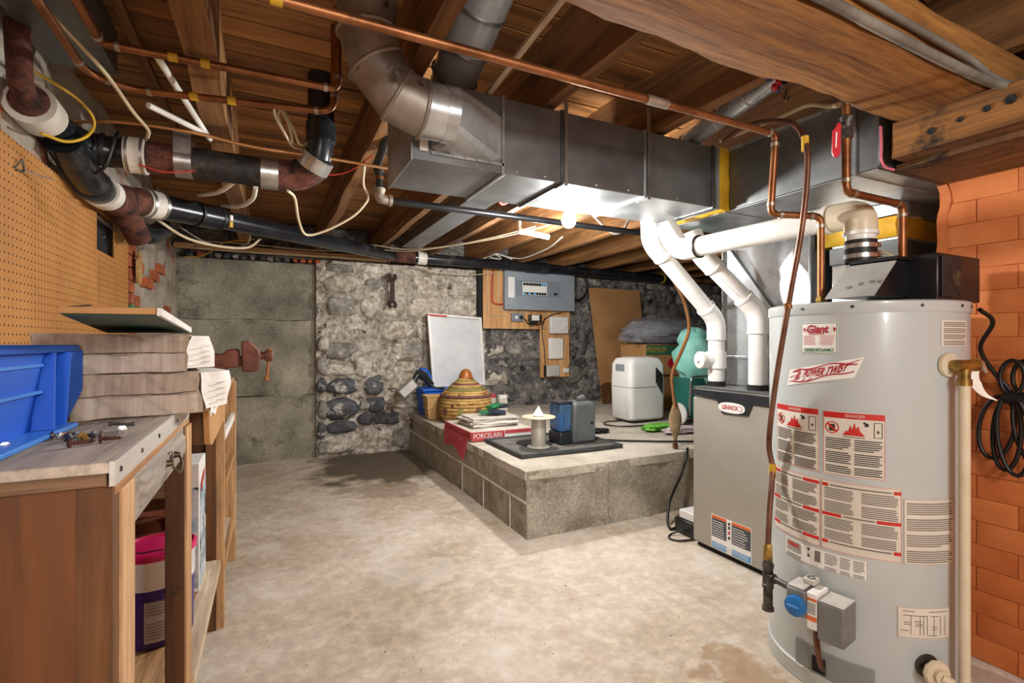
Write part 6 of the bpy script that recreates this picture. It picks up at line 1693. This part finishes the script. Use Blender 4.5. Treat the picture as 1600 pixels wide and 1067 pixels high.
# gas feed
gs = thing('gas_line', 'brown coated gas tube dropping in front of the heater to an iron tee', 'pipe', (1.55, 1.13, .25))
gp_ = loc(-.160, .034, 0)
gpts = [(1.63, 1.42, 1.90), (1.58, 1.25, 1.89), (1.52, 1.06, 1.81), (1.505, 1.0, 1.72), (1.50, .99, 1.62), (1.495, 1.005, 1.45), (1.495, 1.05, 1.21), (1.515, 1.11, .95), (1.545, 1.155, .755), (1.556, 1.15, .66), (gp_.x + .01, gp_.y, .55), (gp_.x, gp_.y, .42)]
obj('tube', G().tube(spline(gpts, 8), .0088, 12), 'copper_brown', gs, smooth=60)
for q in (gpts[3], gpts[9]):
    obj('tape_band', G().tube([V(q) - V((0, 0, .026)), V(q) + V((0, 0, .02))], .0105, 12), 'tape_yellow', gs)
obj('flare_nut', G().lathe([(.010, .05), (.014, .04), (.016, .0), (.014, -.005)], (gp_.x, gp_.y, .375), n=6), 'brass', gs)
obj('tee', G().tube([gp_ + V((0, 0, z)) for z in (.205, .215, .216, .28, .281, .292, .293, .348, .349, .36, .361, .38)], [.019, .019, .015, .015, .018, .018, .0165, .0165, .0185, .0185, .014, .014], 14).tube([gp_ + V((0, 0, .318)), loc(-.135, .043, .318)], .0165, 14), 'dark_steel', gs)
obj('pipe_clip', G().tube([(1.495, 1.048, 1.205), (1.495, 1.052, 1.222)], .0115, 12), 'copper', gs)
# relief valve and discharge pipe
rv = obj('relief_valve', G().lathe([(.032, -.002), (.036, .002), (.034, .010), (.02, .014)], cy(256.5, 1.032, TR), (math.cos(math.radians(256.5)), math.sin(math.radians(256.5)), 0), 24), 'pvc_cream', wh)
n1 = V((math.cos(math.radians(256.5)), math.sin(math.radians(256.5)), 0)); q1 = cy(256.5, 1.032, TR)
right = V((.93, -.36, 0)).normalized()
c1 = q1 + n1 * .040 - right * .008
obj('brass_body', G().tube([q1 + n1 * .008, c1], .015, 14).tube([c1 - right * .012, c1 + right * .052], .0165, 14).tube([c1 + right * .014, c1 + right * .014 - V((0, 0, .045))], .014, 14).tube([c1 + right * .014 - V((0, 0, .038)), c1 + right * .014 - V((0, 0, .056))], .0175, 14), 'brass', rv)
obj('lever', G().tube([c1 + right * .05 + V((0, 0, .010)), c1 + right * .066 + V((0, 0, .008)), c1 + right * .082 - V((0, 0, .02))], [.008, .008, .004], 10), 'steel', rv)
def tagp(u, v):
    b = spline([c1 + right * .052 + V((0, 0, .0)), c1 + right * .046 - V((0, 0, .03)), c1 + right * .052 - V((0, 0, .055)), c1 + right * .075 - V((0, 0, .082)), c1 + right * .115 - V((0, 0, .10))], 6)
    k = min(int(u * 24), 24)
    w = (.016 if u < .5 else .016 * (1 - u) * 2 + .002)
    return b[k] + V((right.x * .8, right.y * .8, .35)) * w * (v - .5) * 2
obj('paper_tag', G().sheet(tagp, 24, 2), 'wrap_white', rv, smooth=60)
dpx = c1 + right * .014
obj('discharge_pipe', G().tube([(dpx.x, dpx.y, .98), (dpx.x, dpx.y, .06)], .0135, 16), 'pvc_cream', rv, smooth=60)
dv = obj('drain_valve', G().lathe([(.03, -.002), (.034, .002), (.03, .008), (.012, .012), (.012, .03)], cy(243, .165, TR), (math.cos(math.radians(243)), math.sin(math.radians(243)), 0), 20), 'dark_steel', wh)
nd = V((math.cos(math.radians(243)), math.sin(math.radians(243)), 0)); qd = cy(243, .165, TR)
obj('valve_body', G().tube([qd + nd * .02, qd + nd * .055], .018, 14).lathe([(.036, 0), (.038, .005), (.034, .012), (.02, .014)], qd + nd * .03, nd, 10).tube([qd + nd * .05, qd + nd * .06 + V((.02, -.01, -.012))], .013, 12), 'pvc_cream', dv)
# power vent blower
bw = obj('blower', G().box(1.80, 2.06, .785, .985, 1.2235, 1.368), 'black_paint', wh, bevel=.004)
obj('side_cover', G().box(1.815, 1.925, .779, .7845, 1.235, 1.36), 'cast_iron', bw, bevel=.002)
hd = obj('vent_hood', G().extrude([(1.625, .86, 1.238), (1.80, .86, 1.238), (1.80, .86, 1.352), (1.725, .86, 1.352)], (0, .135, 0)), 'black_paint', wh, bevel=.002)
a0, a1 = V((1.605, .855, 1.234)), V((1.722, .855, 1.345))
obj('sloped_plate', G().loft([[a0, a1, a1 + V((0, .145, 0)), a0 + V((0, .145, 0))], [q + V((-.003, 0, .003)) for q in (a0, a1, a1 + V((0, .145, 0)), a0 + V((0, .145, 0)))]]), 'hood_grey', hd, bevel=.001)
for (u, v) in ((.28, .62), (.36, .42), (.40, .22), (.38, .06)):
    c = a0.lerp(a1, u) + V((-.0035, .145 * v, .0035))
    obj('knockout', G().lathe([(.008, 0), (.007, .0012), (.001, .0012)], c, (-.7, 0, .72), 14), 'valve_grey', hd)
obj('top_lip', G().box(1.718, 1.80, .852, 1.003, 1.352, 1.362), 'black_paint', hd)
wire('blower_cable', 'cream cable arching over the top of the blower', [(1.79, 1.01, 1.31), (1.82, 1.02, 1.38), (1.88, 1.01, 1.41), (1.94, .99, 1.405), (1.96, .96, 1.375)], .006, 'cable_cream')
# flue
flx = thing('heater_flue', 'white plastic flue rising from the heater blower and turning under the ducts', 'pipe', (1.77, .985, 1.36))
obj('rubber_coupling', G().tube([(1.77, .985, 1.363), (1.77, .985, 1.435)], .046, 24), 'rubber_black', flx)
for z in (1.375, 1.408):
    cmp_ = obj('hose_clamp', G().tube([(1.77, .985, z), (1.77, .985, z + .014)], .0475, 24), 'steel', flx)
    obj('clamp_screw', G().obox((1.79, .94, z + .007), (.022, .012, .012), Matrix.Rotation(.4, 3, 'Z')), 'copper', cmp_, bevel=.002)
obj('riser', G().tube([(1.77, .985, 1.43), (1.77, .985, 1.47)], .0435, 24), 'pvc_white', flx)
el_ = fillet([(1.77, .985, 1.455), (1.77, .985, 1.525), (1.762, 1.09, 1.527)], .075, 10)
obj('elbow', G().tube(el_, .048, 24), 'pvc_cream', flx, smooth=60)
obj('elbow_rim', G().tube([(1.77, .985, 1.452), (1.77, .985, 1.464)], .051, 24).tube([(1.763, 1.078, 1.527), (1.762, 1.092, 1.527)], .051, 24), 'pvc_white', flx)
obj('horizontal_run', G().tube([(1.762, 1.08, 1.527), (1.700, 1.66, 1.517)], .043, 24), 'pvc_white', flx, smooth=60)
obj('end_elbow', G().tube(fillet([(1.704, 1.62, 1.518), (1.695, 1.72, 1.518), (1.66, 1.78, 1.64)], .06, 8), .050, 24), 'pvc_white', flx, smooth=60)
obj('black_ring', G().tube([(1.7045, 1.612, 1.518), (1.704, 1.618, 1.518)], .051, 24), 'rubber_black', flx)
# coiled extension cord on the orange wall
ck = thing('extension_cable', 'black power cord hanging in a tied coil on the orange wall', 'cord', (2.17, .74, .7))
wx = 2.17
obj('feed', G().tube(spline([(1.99, .76, 1.20), (2.05, .75, 1.16), (2.10, .80, 1.08), (2.15, .785, 1.0), (wx, .76, .955), (wx, .74, .92)]), .0065, 10), 'cord_black', ck, smooth=60)
for i, (yc, zc, ry, rz, tl) in enumerate(((.785, .815, .045, .11, .35), (.755, .80, .035, .12, .1), (.735, .80, .04, .13, -.15), (.70, .82, .04, .12, -.35), (.74, .985, .03, .055, .2), (.71, .98, .035, .06, -.2))):
    pts = []
    for k in range(28):
        a = 2 * PI * k / 28
        u, v = ry * math.cos(a), rz * math.sin(a)
        pts.append((wx - .012 * i % .03, yc + u * math.cos(tl) - v * math.sin(tl) * .5, zc + v * math.cos(tl) + u * math.sin(tl)))
    obj('loop', G().tube(pts, .0065, 10, closed=True), 'cord_black', ck, smooth=60)
obj('tie', G().tube([(wx - .012, .71, .918), (wx - .012, .76, .918)], .020, 14), 'cord_black', ck)
obj('wall_hook', G().tube([(2.20, .73, 1.03), (wx - .02, .73, 1.03), (wx - .02, .73, 1.045)], .004, 8), 'dark_steel', ck)
